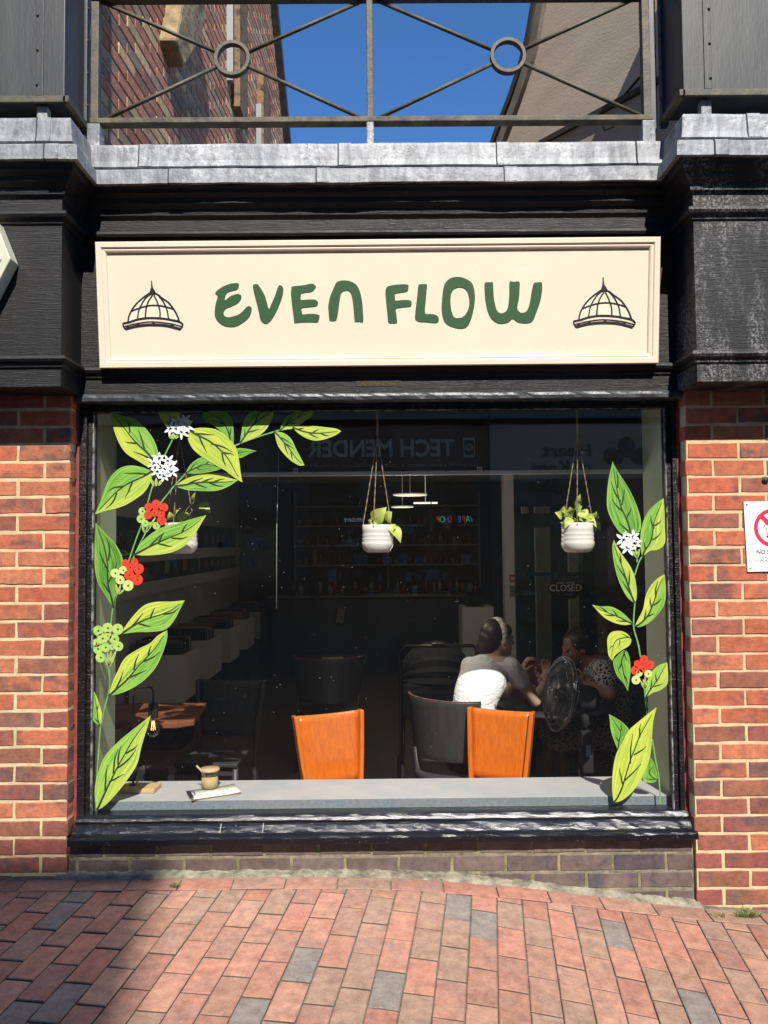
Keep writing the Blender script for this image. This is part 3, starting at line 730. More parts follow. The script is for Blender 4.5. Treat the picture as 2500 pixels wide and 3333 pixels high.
m1.box(-.072, .072, -.0016, .0004, -.0085, .0085, M=Matrix.Translation((cxn, -.0025, czn)) @ Matrix.Rotation(R(45), 4, 'Y')); m1.build('prohibition_ring', REDN, NS)
m1 = MB(); ci = Matrix.Translation((cxn, -.0022, czn)) @ Matrix.Rotation(R(-45), 4, 'Y')
m1.box(-.048, .018, -.0006, .0003, -.0075, .0075, M=ci @ Matrix.Translation((0, 0, -.012)))
fnn = lambda x, y, h=0: Vector((cxn + x, -.0022 - h, czn - y))
for pts in ([(-.045, .0), (-.02, -.03), (.0, -.035), (.02, -.03)], [(-.04, -.0), (-.03, -.018), (-.03, .02), (-.018, .03)], [(-.018, -.012), (-.03, .008), (-.03, .018), (-.012, .034)], [(.03, -.03), (.04, -.01), (.03, .02)], [(.0, -.04), (.012, -.052), (.006, -.06)]):
    stroke(m1, fnn, [(p.x, p.y) for p in catmull([Vector(p) for p in pts], 4)], .0014, .0004)
m1.build('cigarette_symbol', GRYN, NS)
TX = lambda x, z: Matrix.Translation((x, -.0024, z)) @ Matrix.Rotation(R(90), 4, 'X')
text_obj('lettering', 'NO SMOKING', .0245, TX(cxn + .003, -.222), GRYN, NS, .0003, bold=.0004)
text_obj('lettering', 'IT IS AGAINST THE LAW\nTO SMOKE IN THESE PREMISES', .0132, TX(cxn + .004, -.243), GRYN, NS, .0002)
text_obj('lettering', 'ROYAL VICTORIA PLACE', .0062, TX(cxn + .004, -.284), GRYN, NS, .0002)
for x, z in ((.0125, -.0125), (.0205, -.222 - .061), (wN - .012, -.0125), (wN - .004, -.283)):
    m1 = MB(); m1.lathe([(0, .0025), (.003, .0025), (.0042, .001), (.0045, 0)], n=16, M=Matrix.Translation((x, -.002, z)) @ Matrix.Rotation(R(90), 4, 'X')); m1.build('screw', mat('steel_screw', (.3, .3, .3), .35, (.05, .05, .05), 300, metal=.6), NS)
# masonry bolt above the plate
m1 = MB(); p = P(2490, 1562, BY); m1.ell((0, 0, 0), (.011, .012, .011)); m1.lathe([(.014, 0), (.014, .008), (.010, .010)], n=14, M=Matrix.Rotation(R(90), 4, 'X'), c=(0, .002, 0))
o = tag(m1.build('wall_bolt', mat('rusty_bolt', (.06, .04, .03), .6)), 'small dark domed bolt in the brickwork above the white plate', 'bolt'); o.location = p

# grass tufts in the paving joints
GR_ = mat('grass_blade', (.10, .17, .035), .6, (.2, .22, .07), 30)
def tuft(px, py, nb, s, label):
    p = PZ(px, py, G(*(PZ(px, py, E - 1.45).xy))); m = MB()
    for i in range(nb):
        a = rnd.uniform(0, 6.28); L_ = s * rnd.uniform(.5, 1.2); bx_, by_ = rnd.gauss(0, s * .5), rnd.gauss(0, s * .18)
        tip = Vector((bx_ + math.cos(a) * L_ * .8, by_ + math.sin(a) * L_ * .5, L_ * rnd.uniform(.3, .9))); r = Vector((bx_, by_, 0)); mid = r.lerp(tip, .5) + Vector((0, 0, L_ * .22))
        m.tube([r, mid, tip], [.0016, .0012, .0003], 4)
    o = tag(m.build('grass_tuft', GR_), label, 'grass tuft', kind='stuff'); o.location = p
tuft(2430, 2985, 60, .045, 'green grass tuft growing at foot of right brick pier')
tuft(2345, 2985, 14, .03, 'thin weed in the paving joint near the right pier')
tuft(572, 2884, 26, .022, 'tiny green weed in paving joint below the left of the sill')

# ------------------------------------------------------------ shop roof and neighbouring flank walls above
m1 = MB(); m1.box(-6, 6, 3.44, 13.5, EZ(1.35), EZ(1.50)); m1.box(-6, 6, 3.36, 3.44, EZ(.66), EZ(1.50)); m1.build('flat_roof', mat('grey_roof_felt', (.09, .09, .09), .9, (.06, .06, .06), 10), B)
NBL = empty('brick_house', (-1.36, 3.5, EZ(1.5)), label='old brick neighbouring house with weathered flank wall rising behind the left of the balcony', cat='building')
o0 = Vector(NBL.location)
wdir = Vector((.06, 1)).normalized(); wn = Vector((wdir.y, -wdir.x, 0))
def WP(px, py, h=0.0): return PP(px, py, o0 + wn * h, wn)
def uv_(p): return (p - o0).dot(Vector((wdir.x, wdir.y, 0)))
def fw(u, v, d): return (wdir.x * u - d, wdir.y * u, v)
poly = [(0, 0), (9.8, 0), (9.8, 3.0)] ;
def vtop(u):  # verge line falling to the back
    a, b = WP(880, 0), WP(925, 450)
    ua, ub = uv_(a), uv_(b); za, zb2 = a.z - o0.z, b.z - o0.z
    return za + (zb2 - za) * (u - ua) / (ub - ua)
UE = 9.5
while vtop(UE) < .02: UE -= .02
m1 = MB(); bricks(m1, 0, UE, 0, 5.4, fw, 0, .05, 'old', jt=.013, keep=lambda u, v: v < vtop(u) - .03)
wl = m1.build('wall', brick_mat('weathered_old_brick', flash=(.2, .15, .13), bp=.006, grain=.5), NBL)
m1 = MB(); pol = [(0, 0), (UE, 0), (UE, vtop(UE)), ((vtop(0) - 5.4) / (vtop(0) - vtop(1)), 5.4), (0, 5.4)]
m1.add([fw(u, v, .006) for u, v in pol] + [fw(u, v, .35) for u, v in pol], [tuple(range(5)), tuple(range(9, 4, -1))] + [(i, 5 + i, 5 + (i + 1) % 5, (i + 1) % 5) for i in range(5)])
m1.build('mortar_bed', mortar('old_mortar', (.55, .46, .32), (.35, .27, .18)), wl)
m1 = MB(); ua = (vtop(0) - 5.4) / (vtop(0) - vtop(1))
for (u0, u1) in ((ua, UE + .1),):
    q = [fw(u0, vtop(u0) - .05, -.07), fw(u1, vtop(u1) - .05, -.07), fw(u1, vtop(u1) - .05, .4), fw(u0, vtop(u0) - .05, .4)]
    m1.add(q + [(a, b, c + .16) for a, b, c in q], [(0, 1, 2, 3), (7, 6, 5, 4)] + [(i, 4 + i, 4 + (i + 1) % 4, (i + 1) % 4) for i in range(4)])
m1.build('verge_board', mat('black_board', (.02, .02, .022), .5, (.05, .05, .05), 15), NBL)
# rendered stone kneeler, proud brick strips, pale jambs
cor = [(600, 222), (572, 130), (590, 40), (600, -30), (668, -40), (672, 70), (645, 150)]
pts = [WP(x, y, .10) for x, y in cor]
m1 = MB(); nC = len(pts)
m1.add([Vector((p.x, p.y, p.z)) - o0 for p in pts] + [Vector((p.x - .16, p.y, p.z)) - o0 for p in pts], [tuple(range(nC)), tuple(range(2 * nC - 1, nC - 1, -1))] + [(i, nC + i, nC + (i + 1) % nC, (i + 1) % nC) for i in range(nC)])
bevelmod(m1.build('stone_kneeler', mat('ochre_render', (.36, .26, .13), .9, (.16, .11, .06), 9, bp=.02, bsc=14), NBL), .02)
BRL = brick_mat('pale_orange_brick', flash=(.3, .2, .12), bp=.006)
def wallbox(name, px0, px1, py0, py1, pro, mt, dm=.12):   # box on the flank wall between photo columns
    a = WP(px0, (py0 + py1) / 2); z1 = WP((px0 + px1) / 2, py0).z; z0 = WP((px0 + px1) / 2, py1).z
    m = MB(); off = wdir.x * (a.y - 3.5)
    m.bbox(off - .05, off + pro, a.y - 3.5, a.y - 3.5 + dm, z0 - o0.z, z1 - o0.z, .004); return m.build(name, mt, NBL)
wallbox('reveal', 752, 772, -200, 368, .075, BRL, .35); wallbox('reveal', 552, 600, -200, 92, .09, BRL, .16)
wallbox('downpipe', 738, 746, -200, 270, .05, mat('grey_white_pvc', (.22, .23, .23), .4), .05); wallbox('reveal', 838, 860, 250, 520, .06, BRL, .5); wallbox('downpipe', 834, 836, 340, 520, .05, MT['grey_white_pvc'], .03)

NBR = empty('rendered_house', (1.5, 3.6, EZ(1.5)), label='brown rendered neighbouring house with flank wall behind the right of the balcony', cat='building')
o1 = Vector(NBR.location); REND = mat('brown_roughcast_render', (.54, .45, .34), .95, (.45, .375, .28), 2.2, st=(1, .5, 2.5), bp=.002, bsc=60)
rn = Vector((-.905, -.425, 0)).normalized(); rp = Vector((1.5, 3.6, 0))
def rw(px, py, h=0.0): return PP(px, py, rp, rn) + rn * h - o1
def slab(name, q, h0, h1, mt_):
    m = MB(); k = len(q); m.add([rw(x, y, h1) for x, y in q] + [rw(x, y, h0) for x, y in q], [tuple(range(k)), tuple(range(2 * k - 1, k - 1, -1))] + [(i, k + i, k + (i + 1) % k, (i + 1) % k) for i in range(k)]); return m.build(name, mt_, NBR)
vg = [(p.x, p.y) for p in catmull([Vector(q) for q in ((1800, -200), (1756, 0), (1728, 151), (1682, 301), (1628, 441), (1590, 560))], 6)]
slab('gable_wall', vg + [(2300, 560), (2300, -200)], -.25, 0, REND)
slab('verge_board', vg + [(x + 26, y) for x, y in vg[::-1]], .001, .03, mat('grey_brown_board', (.22, .19, .15), .7, (.15, .125, .1), 12))
slab('verge_capping', [(x - 7, y) for x, y in vg] + [(x + 5, y) for x, y in vg[::-1]], -.27, .045, mat('dark_capping', (.04, .035, .03), .7))
slab('roof_flashing', [(1770, 466), (2300, 185), (2300, 205), (1800, 466)], .001, .05, mat('dark_flashing', (.03, .028, .025), .6))
slab('lean_to_side', [(1800, 467), (2300, 206), (2300, 467)], .001, .03, mat('dark_render', (.42, .35, .27), .9, (.36, .3, .22), 5))
m1 = MB(); m1.tube([rw(2042, 312, .02), rw(2092, 255, .02)], .007, 6); m1.build('strut', MT['dark_flashing'], NBR)
m1 = MB(); m1.tube([rw(1990, 418, .06), rw(1996, 433, .06), rw(2025, 422, .06), rw(2020, 405, .06)], .004, 6); m1.build('bracket', MT['dark_flashing'], NBR)

m1 = MB(); bricks(m1, -3.7, -1.40, EZ(1.5), EZ(3.6), lambda u, v, d: (u - o0.x, d + .02, v - o0.z), EZ(1.5), 0, 'old'); fwl = m1.build('front_wall', MT['weathered_old_brick'], NBL)
m1 = MB(); m1.box(-3.7 - o0.x, -1.39 - o0.x, .024, .30, 0, 2.1); m1.build('mortar_bed', MT['old_mortar'], fwl)
m1 = MB(); m1.box(.06, 2.4, -.05, -.012, 0, 1.9); m1.build('front_wall', REND, NBR)
# ------------------------------------------------------------ painted vines on the glass
def leaf_mat(name, A, Bc, st=.5):
    m, n, b = nodes(name)
    uv = nn(n, 'ShaderNodeUVMap', uv_map='leaf'); sp_ = nn(n, 'ShaderNodeSeparateXYZ'); n.links.new(uv.outputs[0], sp_.inputs[0])
    tc = nn(n, 'ShaderNodeObjectInfo'); mp = nn(n, 'ShaderNodeMapping'); mp.inputs['Scale'].default_value = (2.2, 15, 1); n.links.new(uv.outputs[0], mp.inputs[0])
    cb = nn(n, 'ShaderNodeCombineXYZ'); n.links.new(math_(n, 'MULTIPLY', tc.outputs['Random'], 40), cb.inputs[0]); n.links.new(cb.outputs[0], mp.inputs['Location'])
    tn = nn(n, 'ShaderNodeTexNoise', i_Scale=1.0, i_Detail=5, i_Roughness=.65, i_Distortion=.5); n.links.new(mp.outputs[0], tn.inputs[0]); s = tn.outputs[0]
    mp2 = nn(n, 'ShaderNodeMapping'); mp2.inputs['Scale'].default_value = (1.2, 3.2, 1); n.links.new(uv.outputs[0], mp2.inputs[0]); n.links.new(cb.outputs[0], mp2.inputs['Location'])
    tn2 = nn(n, 'ShaderNodeTexNoise', i_Scale=1.3, i_Detail=3); n.links.new(mp2.outputs[0], tn2.inputs[0])
    side = math_(n, 'ADD', sp_.outputs[1], math_(n, 'MULTIPLY', math_(n, 'SUBTRACT', tn2.outputs[0], .5), .9))
    base = mix(n, ramp(n, side, .44, .54), A, Bc)
    dk = mix(n, 1.0, base, (.34, .60, .35), 'MULTIPLY'); lt = mix(n, .45, base, (.58, .62, .12))
    col = mix(n, ramp(n, s, .40, .60), dk, lt)
    col = mix(n, .62, base, col)
    ed = math_(n, 'ABSOLUTE', math_(n, 'SUBTRACT', sp_.outputs[1], .5))
    col = mix(n, math_(n, 'MULTIPLY', ramp(n, ed, .455, .475), .55), col, mix(n, .6, base, (.40, .52, .12)))
    n.links.new(col, b.inputs['Base Color']); b.inputs['Roughness'].default_value = .5; b.inputs['Specular IOR Level'].default_value = .3
    return m
LIME, MID, DKG, PALE = (.50, .54, .075), (.10, .33, .045), (.035, .20, .02), (.24, .44, .07)
ST = {'lime': leaf_mat('paint_lime', LIME, (.44, .50, .07)), 'lg': leaf_mat('paint_lime_green', LIME, (.16, .38, .06)), 'gl': leaf_mat('paint_green_lime', (.13, .36, .05), (.42, .50, .08)),
      'green': leaf_mat('paint_green', MID, (.07, .27, .03)), 'dark': leaf_mat('paint_dark_green', (.05, .24, .03), DKG), 'pale': leaf_mat('paint_pale', PALE, (.42, .50, .09))}
VEIN = mat('paint_vein', (.016, .035, .014), .5); STEM = mat('paint_stem', (.17, .34, .10), .5, (.10, .24, .06), 30)
WHT = mat('paint_white', (.80, .82, .80), .5, (.66, .74, .66), 60); SHAD = mat('paint_petal_line', (.10, .17, .13), .5)
REDB = mat('paint_red', (.70, .035, .015), .45, (.62, .05, .02), 30); GRB = mat('paint_berry_green', (.25, .46, .09), .45, (.42, .52, .13), 45); GRB2 = mat('paint_berry_lime', (.47, .54, .17), .45, (.55, .6, .2), 45); BDOT = mat('paint_dot', (.04, .06, .02), .5)
CR = {'5': (200, 1250, 2.074), '6': (200, 1900, 2.074), '7': (900, 1250, 2.074), 'r': (1900, 1450, 2.3285), 'q': (1600, 1900, 2.37)}
def px_(cr, x, y): ox, oy, s = CR[cr]; return (ox + x / s, oy + y / s)
BASEY = 3.3685
def vfn(cr, lay, org):
    def f(x, y, h=0):
        p = P(*px_(cr, x, y), BASEY - lay * .0011); return Vector((p.x, p.y - h, p.z)) - org
    return f
class Vine:
    def __init__(s, loc, label): s.o = Vector(loc); s.e = empty('painted_vine', loc, label=label, cat='window painting', group=None); s.k = 0
    def leaf(s, cr, style, pts, tip, lay=1, nv=3, flip=False):
        fn = vfn(cr, lay, s.o); pts = [Vector((a, b)) for a, b in pts]
        cl = pts + [pts[0]]
        A = resample(catmull(pts[:tip + 1], 6), 24); Bq = resample(catmull(cl[tip:], 6)[::-1], 24)
        if flip: A, Bq = Bq, A
        N, M = 24, 10; vs = []
        for i in range(N + 1):
            for j in range(M + 1):
                q = A[i].lerp(Bq[i], j / M); vs.append((q, i / N, j / M))
        mb = MB(); mb.v = [tuple(fn(q.x, q.y, .0)) for q, _, _ in vs]
        for i in range(N):
            for j in range(M): mb.f.append((i * (M + 1) + j, (i + 1) * (M + 1) + j, (i + 1) * (M + 1) + j + 1, i * (M + 1) + j + 1))
        me = bpy.data.meshes.new('leaf'); me.from_pydata(mb.v, [], mb.f); me.materials.append(ST[style]); me.materials.append(VEIN)
        ul = me.uv_layers.new(name='leaf')
        for p in me.polygons:
            for li, vi in zip(p.loop_indices, p.vertices): ul.data[li].uv = (vs[vi][1], vs[vi][2])
        # veins as thin raised strokes of the same mesh
        vm = MB(); rr = random.Random(int(pts[0].x * 7 + pts[0].y)); L = (A[0] - A[-1]).length
        w0 = max(5.5, min(L * .036, 14))
        ph_ = rr.random() * 3; mid = [A[i].lerp(Bq[i], .5 + .045 * math.sin(i * .22 + ph_)) for i in range(0, 23)]
        stroke(vm, fn, mid, [w0 * (1 - .75 * i / 22) for i in range(23)], .0006)
        for q in range(nv):
            i0 = 3 + int(q * 13 / nv + rr.uniform(0, 3)); sd_ = 0 if (q % 2 == 0) else 1
            side_ = A if sd_ == 0 else Bq; Ln = rr.randint(4, 7); ii = [min(23, i0 + k_) for k_ in range(Ln)]
            pts_v = [A[a].lerp(Bq[a], .5 + (-.30 if sd_ == 0 else .30) * (k_ / (Ln - 1)) ** .8) for k_, a in enumerate(ii)]
            pts_v = resample([Vector((p_.x, p_.y)) for p_ in catmull([pts_v[0], pts_v[Ln // 2], pts_v[-1]], 8)], 10)
            stroke(vm, fn, pts_v, [w0 * .8 * (.35 + .65 * math.sin(math.pi * min(1, .25 + k_ / 12))) for k_ in range(11)], .0006)
        bm = bmesh.new(); bm.from_mesh(me)
        bl = len(bm.verts); bvs = [bm.verts.new(v) for v in vm.v]
        for f in vm.f:
            try: nf = bm.faces.new([bvs[i] for i in f]); nf.material_index = 1
            except ValueError: pass
        bmesh.ops.recalc_face_normals(bm, faces=bm.faces); bm.to_mesh(me); bm.free()
        o = bpy.data.objects.new('leaf', me); C.objects.link(o); o.parent = s.e
        md = o.modifiers.new('t', 'SOLIDIFY'); md.thickness = .0005; md.offset = 0
        return o
    def stem(s, segs, w=7, lay=0):
        for cr, pts in segs:
            m = MB(); fn = vfn(cr, lay, s.o); stroke(m, fn, [(p.x, p.y) for p in catmull([Vector(p) for p in pts], 8)], w, .0006); m.build('stem', STEM, s.e)
    def berries(s, cr, red, green, lay=3, name='berry', gm=None):
        for k, (lst, mt_) in enumerate(((red, REDB), (green, gm or GRB))):
            for i, (x, y, r) in enumerate(lst):
                fn = vfn(cr, lay + (i % 3) * .35, s.o); m = MB()
                disc(m, lambda a, b, h=0: fn(a, b, h * .5), x, y, r * 1.08, .0006, 22)
                fn2 = vfn(cr, lay + (i % 3) * .35 + .5, s.o)
                disc(m, lambda a, b, h=0: fn2(a, b, h * .3), x + r * .05, y + r * .02, r * .22, .0006, 10, 1)
                for a0 in (0.3, 2.6):
                    stroke(m, fn2, [(x + math.cos(a0 + t * .4) * r * .62, y + math.sin(a0 + t * .4) * r * .62) for t in range(5)], r * .10, .0002, 2)
                m.build('berry', [mt_, BDOT, GRB2 if mt_ is not REDB else mat('paint_red_light', (.75, .07, .04), .45)], s.e)
    def bracts(s, cr, pts, lay=2):
        fn = vfn(cr, lay, s.o)
        for (x0, y0, x1, y1, w) in pts:
            m = MB()
            ps = [(x0 + (x1 - x0) * t / 8 + math.sin(t) * .5, y0 + (y1 - y0) * t / 8) for t in range(9)]
            stroke(m, fn, ps, [w * math.sin(math.pi * (.08 + .84 * t / 8)) for t in range(9)], .0005, 0)
            stroke(m, vfn(cr, lay + .5, s.o), ps[1:7], [2.2] * 6, .0003, 1)
            m.build('bract', [mat('paint_bract', (.30, .46, .10), .5, (.45, .52, .14), 40), VEIN], s.e)
    def flower(s, cr, cs, lay=4, r=40):
        rr = random.Random(5)
        for k, (cx, cy) in enumerate(cs):
            m = MB(); fn = vfn(cr, lay + k * .5, s.o); f2 = vfn(cr, lay + k * .5 + .4, s.o); a0 = rr.uniform(0, 6)
            for q in range(6):
                a = a0 + q * math.pi / 3 + rr.uniform(-.2, .2); L_ = r * rr.uniform(.8, 1.15)
                ps = [(cx + math.cos(a) * L_ * t / 7, cy + math.sin(a) * L_ * t / 7) for t in range(8)]
                stroke(m, fn, ps, [r * .36 * math.sin(math.pi * (.10 + .84 * t / 7)) ** .8 for t in range(8)], .0005, 0)
                stroke(m, f2, ps[1:5], [2.6, 2.2, 1.8, 1.0], .0003, 1)
            m.build('flower', [WHT, SHAD], s.e)

V1 = Vine(P(310, 2630, BASEY), 'tall painted vine with two red berry clusters up the left of the window glass')
lf = V1.leaf
lf('5', 'lg', [(628, 535), (590, 560), (520, 520), (440, 470), (390, 400), (355, 310), (340, 245), (330, 182), (395, 210), (490, 235), (560, 290), (620, 370), (648, 440), (652, 495)], 7, 2, 4)
lf('5', 'lime', [(745, 287), (700, 270), (665, 220), (660, 172), (728, 168), (798, 172), (800, 205), (772, 250)], 4, 1, 1)
lf('5', 'green', [(1152, 465), (1120, 400), (1095, 335), (1030, 282), (975, 245), (955, 210), (962, 172), (1040, 172), (1110, 190), (1150, 240), (1162, 320), (1162, 400)], 6, 1, 3)
lf('5', 'gl', [(1205, 400), (1215, 330), (1235, 240), (1290, 180), (1350, 171), (1435, 171), (1425, 230), (1370, 320), (1290, 370)], 5, 1, 3)
lf('7', 'gl', [(20, 316), (60, 230), (130, 190), (200, 170), (256, 169), (235, 215), (190, 250), (130, 295), (60, 308)], 4, 1, 3)
lf('7', 'lime', [(108, 292), (160, 282), (240, 282), (330, 292), (400, 300), (437, 318), (400, 345), (330, 372), (260, 382), (200, 365), (150, 335)], 5, 2, 4)
lf('5', 'pale', [(1438, 320), (1500, 330), (1550, 370), (1580, 430), (1612, 490), (1642, 548), (1600, 548), (1530, 500), (1470, 430), (1450, 380)], 5, 1, 4)
lf('5', 'green', [(1175, 470), (1185, 436), (1240, 435), (1318, 452), (1270, 470), (1205, 500)], 3, 1, 1)
lf('5', 'green', [(838, 602), (870, 545), (930, 500), (980, 495), (1040, 530), (1092, 566), (1040, 585), (960, 600), (900, 606)], 5, 1, 3)
lf('5', 'lime', [(862, 305), (950, 295), (1040, 305), (1095, 335), (1140, 380), (1180, 430), (1200, 520), (1210, 600), (1222, 664), (1180, 640), (1100, 580), (1010, 530), (920, 470), (875, 420), (852, 360)], 8, 3, 5)
lf('5', 'lg', [(763, 690), (830, 645), (900, 620), (1000, 610), (1100, 625), (1192, 649), (1130, 690), (1050, 720), (950, 722), (850, 715)], 5, 2, 5)
lf('5', 'gl', [(612, 588), (540, 560), (460, 550), (390, 570), (330, 630), (300, 690), (260, 800), (226, 880), (300, 855), (400, 830), (480, 790), (560, 730), (605, 650)], 7, 2, 4)
lf('5', 'gl', [(490, 1152), (540, 1070), (620, 1000), (700, 960), (800, 935), (900, 905), (979, 885), (950, 930), (890, 1030), (820, 1100), (730, 1140), (620, 1155), (550, 1157)], 6, 2, 5)
lf('5', 'dark', [(352, 1512), (300, 1430), (250, 1350), (226, 1250), (224, 1100), (231, 935), (300, 1010), (350, 1060), (395, 1130), (416, 1190), (410, 1240), (370, 1350), (360, 1440)], 5, 1, 4)
lf('6', 'lg', [(400, 342), (430, 290), (490, 210), (560, 145), (640, 122), (740, 120), (833, 112), (800, 175), (760, 250), (700, 310), (600, 325), (500, 327)], 6, 1, 4)
lf('6', 'lg', [(320, 757), (340, 680), (380, 590), (430, 500), (520, 440), (600, 400), (650, 350), (713, 314), (715, 360), (690, 450), (640, 560), (560, 650), (470, 710), (390, 742)], 7, 1, 5)
lf('6', 'gl', [(262, 958), (230, 940), (211, 910), (217, 830), (219, 725), (245, 780), (270, 860), (272, 900)], 4, 1, 2)
lf('6', 'pale', [(238, 1527), (225, 1420), (240, 1300), (290, 1170), (370, 1080), (450, 1010), (540, 940), (604, 887), (580, 970), (540, 1100), (510, 1220), (440, 1330), (360, 1430), (285, 1505)], 7, 2, 6)
V1.stem([('6', [(238, 1500), (240, 1300), (250, 1150), (265, 960), (298, 815), (325, 700), (320, 570)]), ('6', [(333, 270), (345, 180), (358, 120), (380, 60)]), ('5', [(352, 1500), (368, 1420), (392, 1380)]),
         ('5', [(450, 1210), (500, 1060), (545, 940)]), ('5', [(475, 1195), (530, 1080), (575, 990)]), ('5', [(583, 800), (600, 740), (618, 680)]), ('5', [(668, 805), (760, 690), (845, 598)]), ('5', [(695, 485), (750, 375)]), ('5', [(1160, 420), (1300, 365), (1475, 310)])], 9, 0)
V1.berries('5', [(590, 833, 29), (640, 812, 29), (692, 833, 27), (628, 866, 28), (585, 885, 26), (672, 877, 26), (677, 922, 29)], [(547, 858, 25), (538, 910, 27), (565, 941, 23), (642, 957, 24)])
V1.berries('5', [(432, 1208, 23), (493, 1200, 24), (465, 1238, 27), (521, 1247, 33), (458, 1290, 32), (512, 1320, 35)], [(363, 1277, 29), (416, 1256, 25), (396, 1322, 28), (450, 1360, 34)], gm=GRB2)
V1.berries('6', [], [(312, 352, 25), (235, 400, 26), (248, 317, 32), (312, 299, 33), (380, 307, 35), (277, 370, 33), (357, 374, 31), (247, 440, 31), (298, 430, 29), (342, 427, 18), (385, 422, 30), (264, 498, 31)])
V1.bracts('5', [(625, 690, 605, 640, 18), (640, 690, 640, 635, 20), (655, 685, 680, 645, 20), (560, 1005, 545, 950, 14), (570, 1000, 600, 930, 16), (575, 1000, 635, 900, 16), (378, 1418, 370, 1350, 14), (385, 1415, 400, 1350, 14), (388, 1420, 425, 1385, 12), (740, 370, 730, 335, 22), (755, 372, 755, 330, 26), (770, 370, 790, 335, 22)])
V1.bracts('6', [(318, 565, 292, 490, 14), (320, 565, 310, 465, 14), (322, 565, 335, 455, 15), (325, 560, 370, 450, 18)])
V1.flower('5', [(622, 535), (660, 500), (720, 520), (648, 590), (700, 575), (745, 555), (742, 590), (690, 620)], 5, 48)
V1.flower('5', [(735, 300), (790, 255), (835, 245), (775, 300), (810, 325), (850, 285)], 5, 48)

V2 = Vine(P(2175, 2615, BASEY), 'painted vine with one red berry cluster up the right of the window glass')
lf = V2.leaf
lf('r', 'green', [(345, 690), (285, 670), (225, 590), (185, 500), (175, 420), (185, 280), (203, 190), (218, 119), (245, 175), (300, 260), (350, 340), (400, 450), (432, 560), (430, 640), (400, 668)], 7, 1, 6)
lf('r', 'gl', [(446, 842), (432, 790), (430, 680), (450, 580), (490, 500), (560, 430), (606, 399), (612, 500), (615, 620), (615, 742), (560, 790), (500, 800)], 6, 1, 4)
lf('r', 'gl', [(381, 1193), (330, 1150), (280, 1060), (245, 960), (222, 840), (217, 760), (229, 715), (250, 760), (300, 840), (350, 910), (385, 990), (402, 1100), (398, 1170)], 6, 2, 4)
lf('r', 'lg', [(387, 1372), (415, 1310), (450, 1240), (470, 1140), (510, 1060), (570, 1000), (614, 977), (622, 1080), (615, 1190), (570, 1270), (500, 1340), (430, 1375)], 6, 1, 5)
lf('r', 'lg', [(374, 1352), (330, 1300), (270, 1250), (200, 1220), (130, 1220), (64, 1207), (140, 1290), (210, 1335), (300, 1360)], 5, 1, 4, True)
lf('r', 'green', [(318, 1548), (345, 1600), (355, 1700), (345, 1790), (334, 1862), (300, 1800), (250, 1740), (222, 1640), (250, 1600), (290, 1560)], 4, 1, 3)
lf('r', 'lime', [(358, 1458), (320, 1420), (270, 1405), (210, 1415), (180, 1460), (180, 1520), (188, 1590), (217, 1630), (240, 1590), (290, 1550), (340, 1520), (360, 1488)], 7, 2, 3)
lf('r', 'pale', [(470, 1912), (472, 1860), (490, 1760), (530, 1700), (580, 1660), (633, 1645), (640, 1740), (632, 1810), (580, 1855), (520, 1875)], 5, 1, 3)
lf('q', 'green', [(975, 1282), (965, 1260), (925, 1150), (912, 1060), (906, 1006), (950, 1030), (1010, 1070), (1060, 1130), (1020, 1190)], 4, 1, 2)
lf('q', 'green', [(1285, 1510), (1240, 1535), (1170, 1520), (1180, 1440), (1222, 1335), (1260, 1400)], 4, 1, 2)
lf('q', 'lime', [(943, 1687), (931, 1600), (935, 1450), (960, 1320), (1010, 1220), (1060, 1130), (1140, 1060), (1200, 1010), (1274, 952), (1248, 1060), (1238, 1180), (1225, 1320), (1180, 1460), (1100, 1590), (1010, 1670)], 8, 3, 5)
V2.stem([('q', [(1202, 1005), (1197, 940), (1188, 880)]), ('q', [(1302, 1700), (1292, 1500), (1268, 1370), (1240, 1200)]), ('r', [(430, 1600), (412, 1500), (383, 1400), (378, 1330), (388, 1190)]), ('r', [(385, 985), (420, 880), (450, 832)]), ('r', [(406, 885), (402, 850)]), ('r', [(485, 2030), (470, 1930), (462, 1850)])], 11, 0)
V2.berries('r', [(457, 1622, 30), (408, 1655, 26), (503, 1662, 30), (452, 1688, 33), (390, 1705, 31)], [(417, 1722, 28), (489, 1730, 27), (396, 1777, 31)], gm=GRB2)
V2.bracts('r', [(462, 1850, 430, 1780, 14), (465, 1850, 450, 1770, 14), (468, 1850, 465, 1740, 14), (470, 1850, 490, 1770, 14), (402, 850, 365, 795, 18), (405, 850, 390, 785, 18), (408, 850, 420, 785, 18)])
V2.flower('r', [(300, 715), (375, 690), (330, 775), (385, 740)], 5, 62)
# ------------------------------------------------------------ cafe interior
FL = E - 1.78                                # cafe floor, lower than the pavement
RX0, RX1, RB = -2.25, 2.6, 12.2
CEI = .98
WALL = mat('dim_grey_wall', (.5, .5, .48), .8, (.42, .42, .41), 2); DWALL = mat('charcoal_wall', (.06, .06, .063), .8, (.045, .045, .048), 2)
m1 = MB(); m1.box(-3.7, 3.7, 3.45, RB, FL - .1, FL); tag(m1.build('floor', mat('dark_wood_floor', (.10, .08, .062), .5, (.13, .10, .08), 3, st=(1, 6, 1))), kind='structure')
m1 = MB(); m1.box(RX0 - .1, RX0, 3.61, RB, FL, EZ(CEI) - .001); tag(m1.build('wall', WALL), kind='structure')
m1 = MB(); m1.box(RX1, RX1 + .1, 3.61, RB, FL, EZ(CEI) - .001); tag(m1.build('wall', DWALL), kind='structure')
m1 = MB(); m1.box(RX0 - .1, RX1 + .1, RB, RB + .1, FL, EZ(CEI) - .001); tag(m1.build('wall', DWALL), kind='structure')
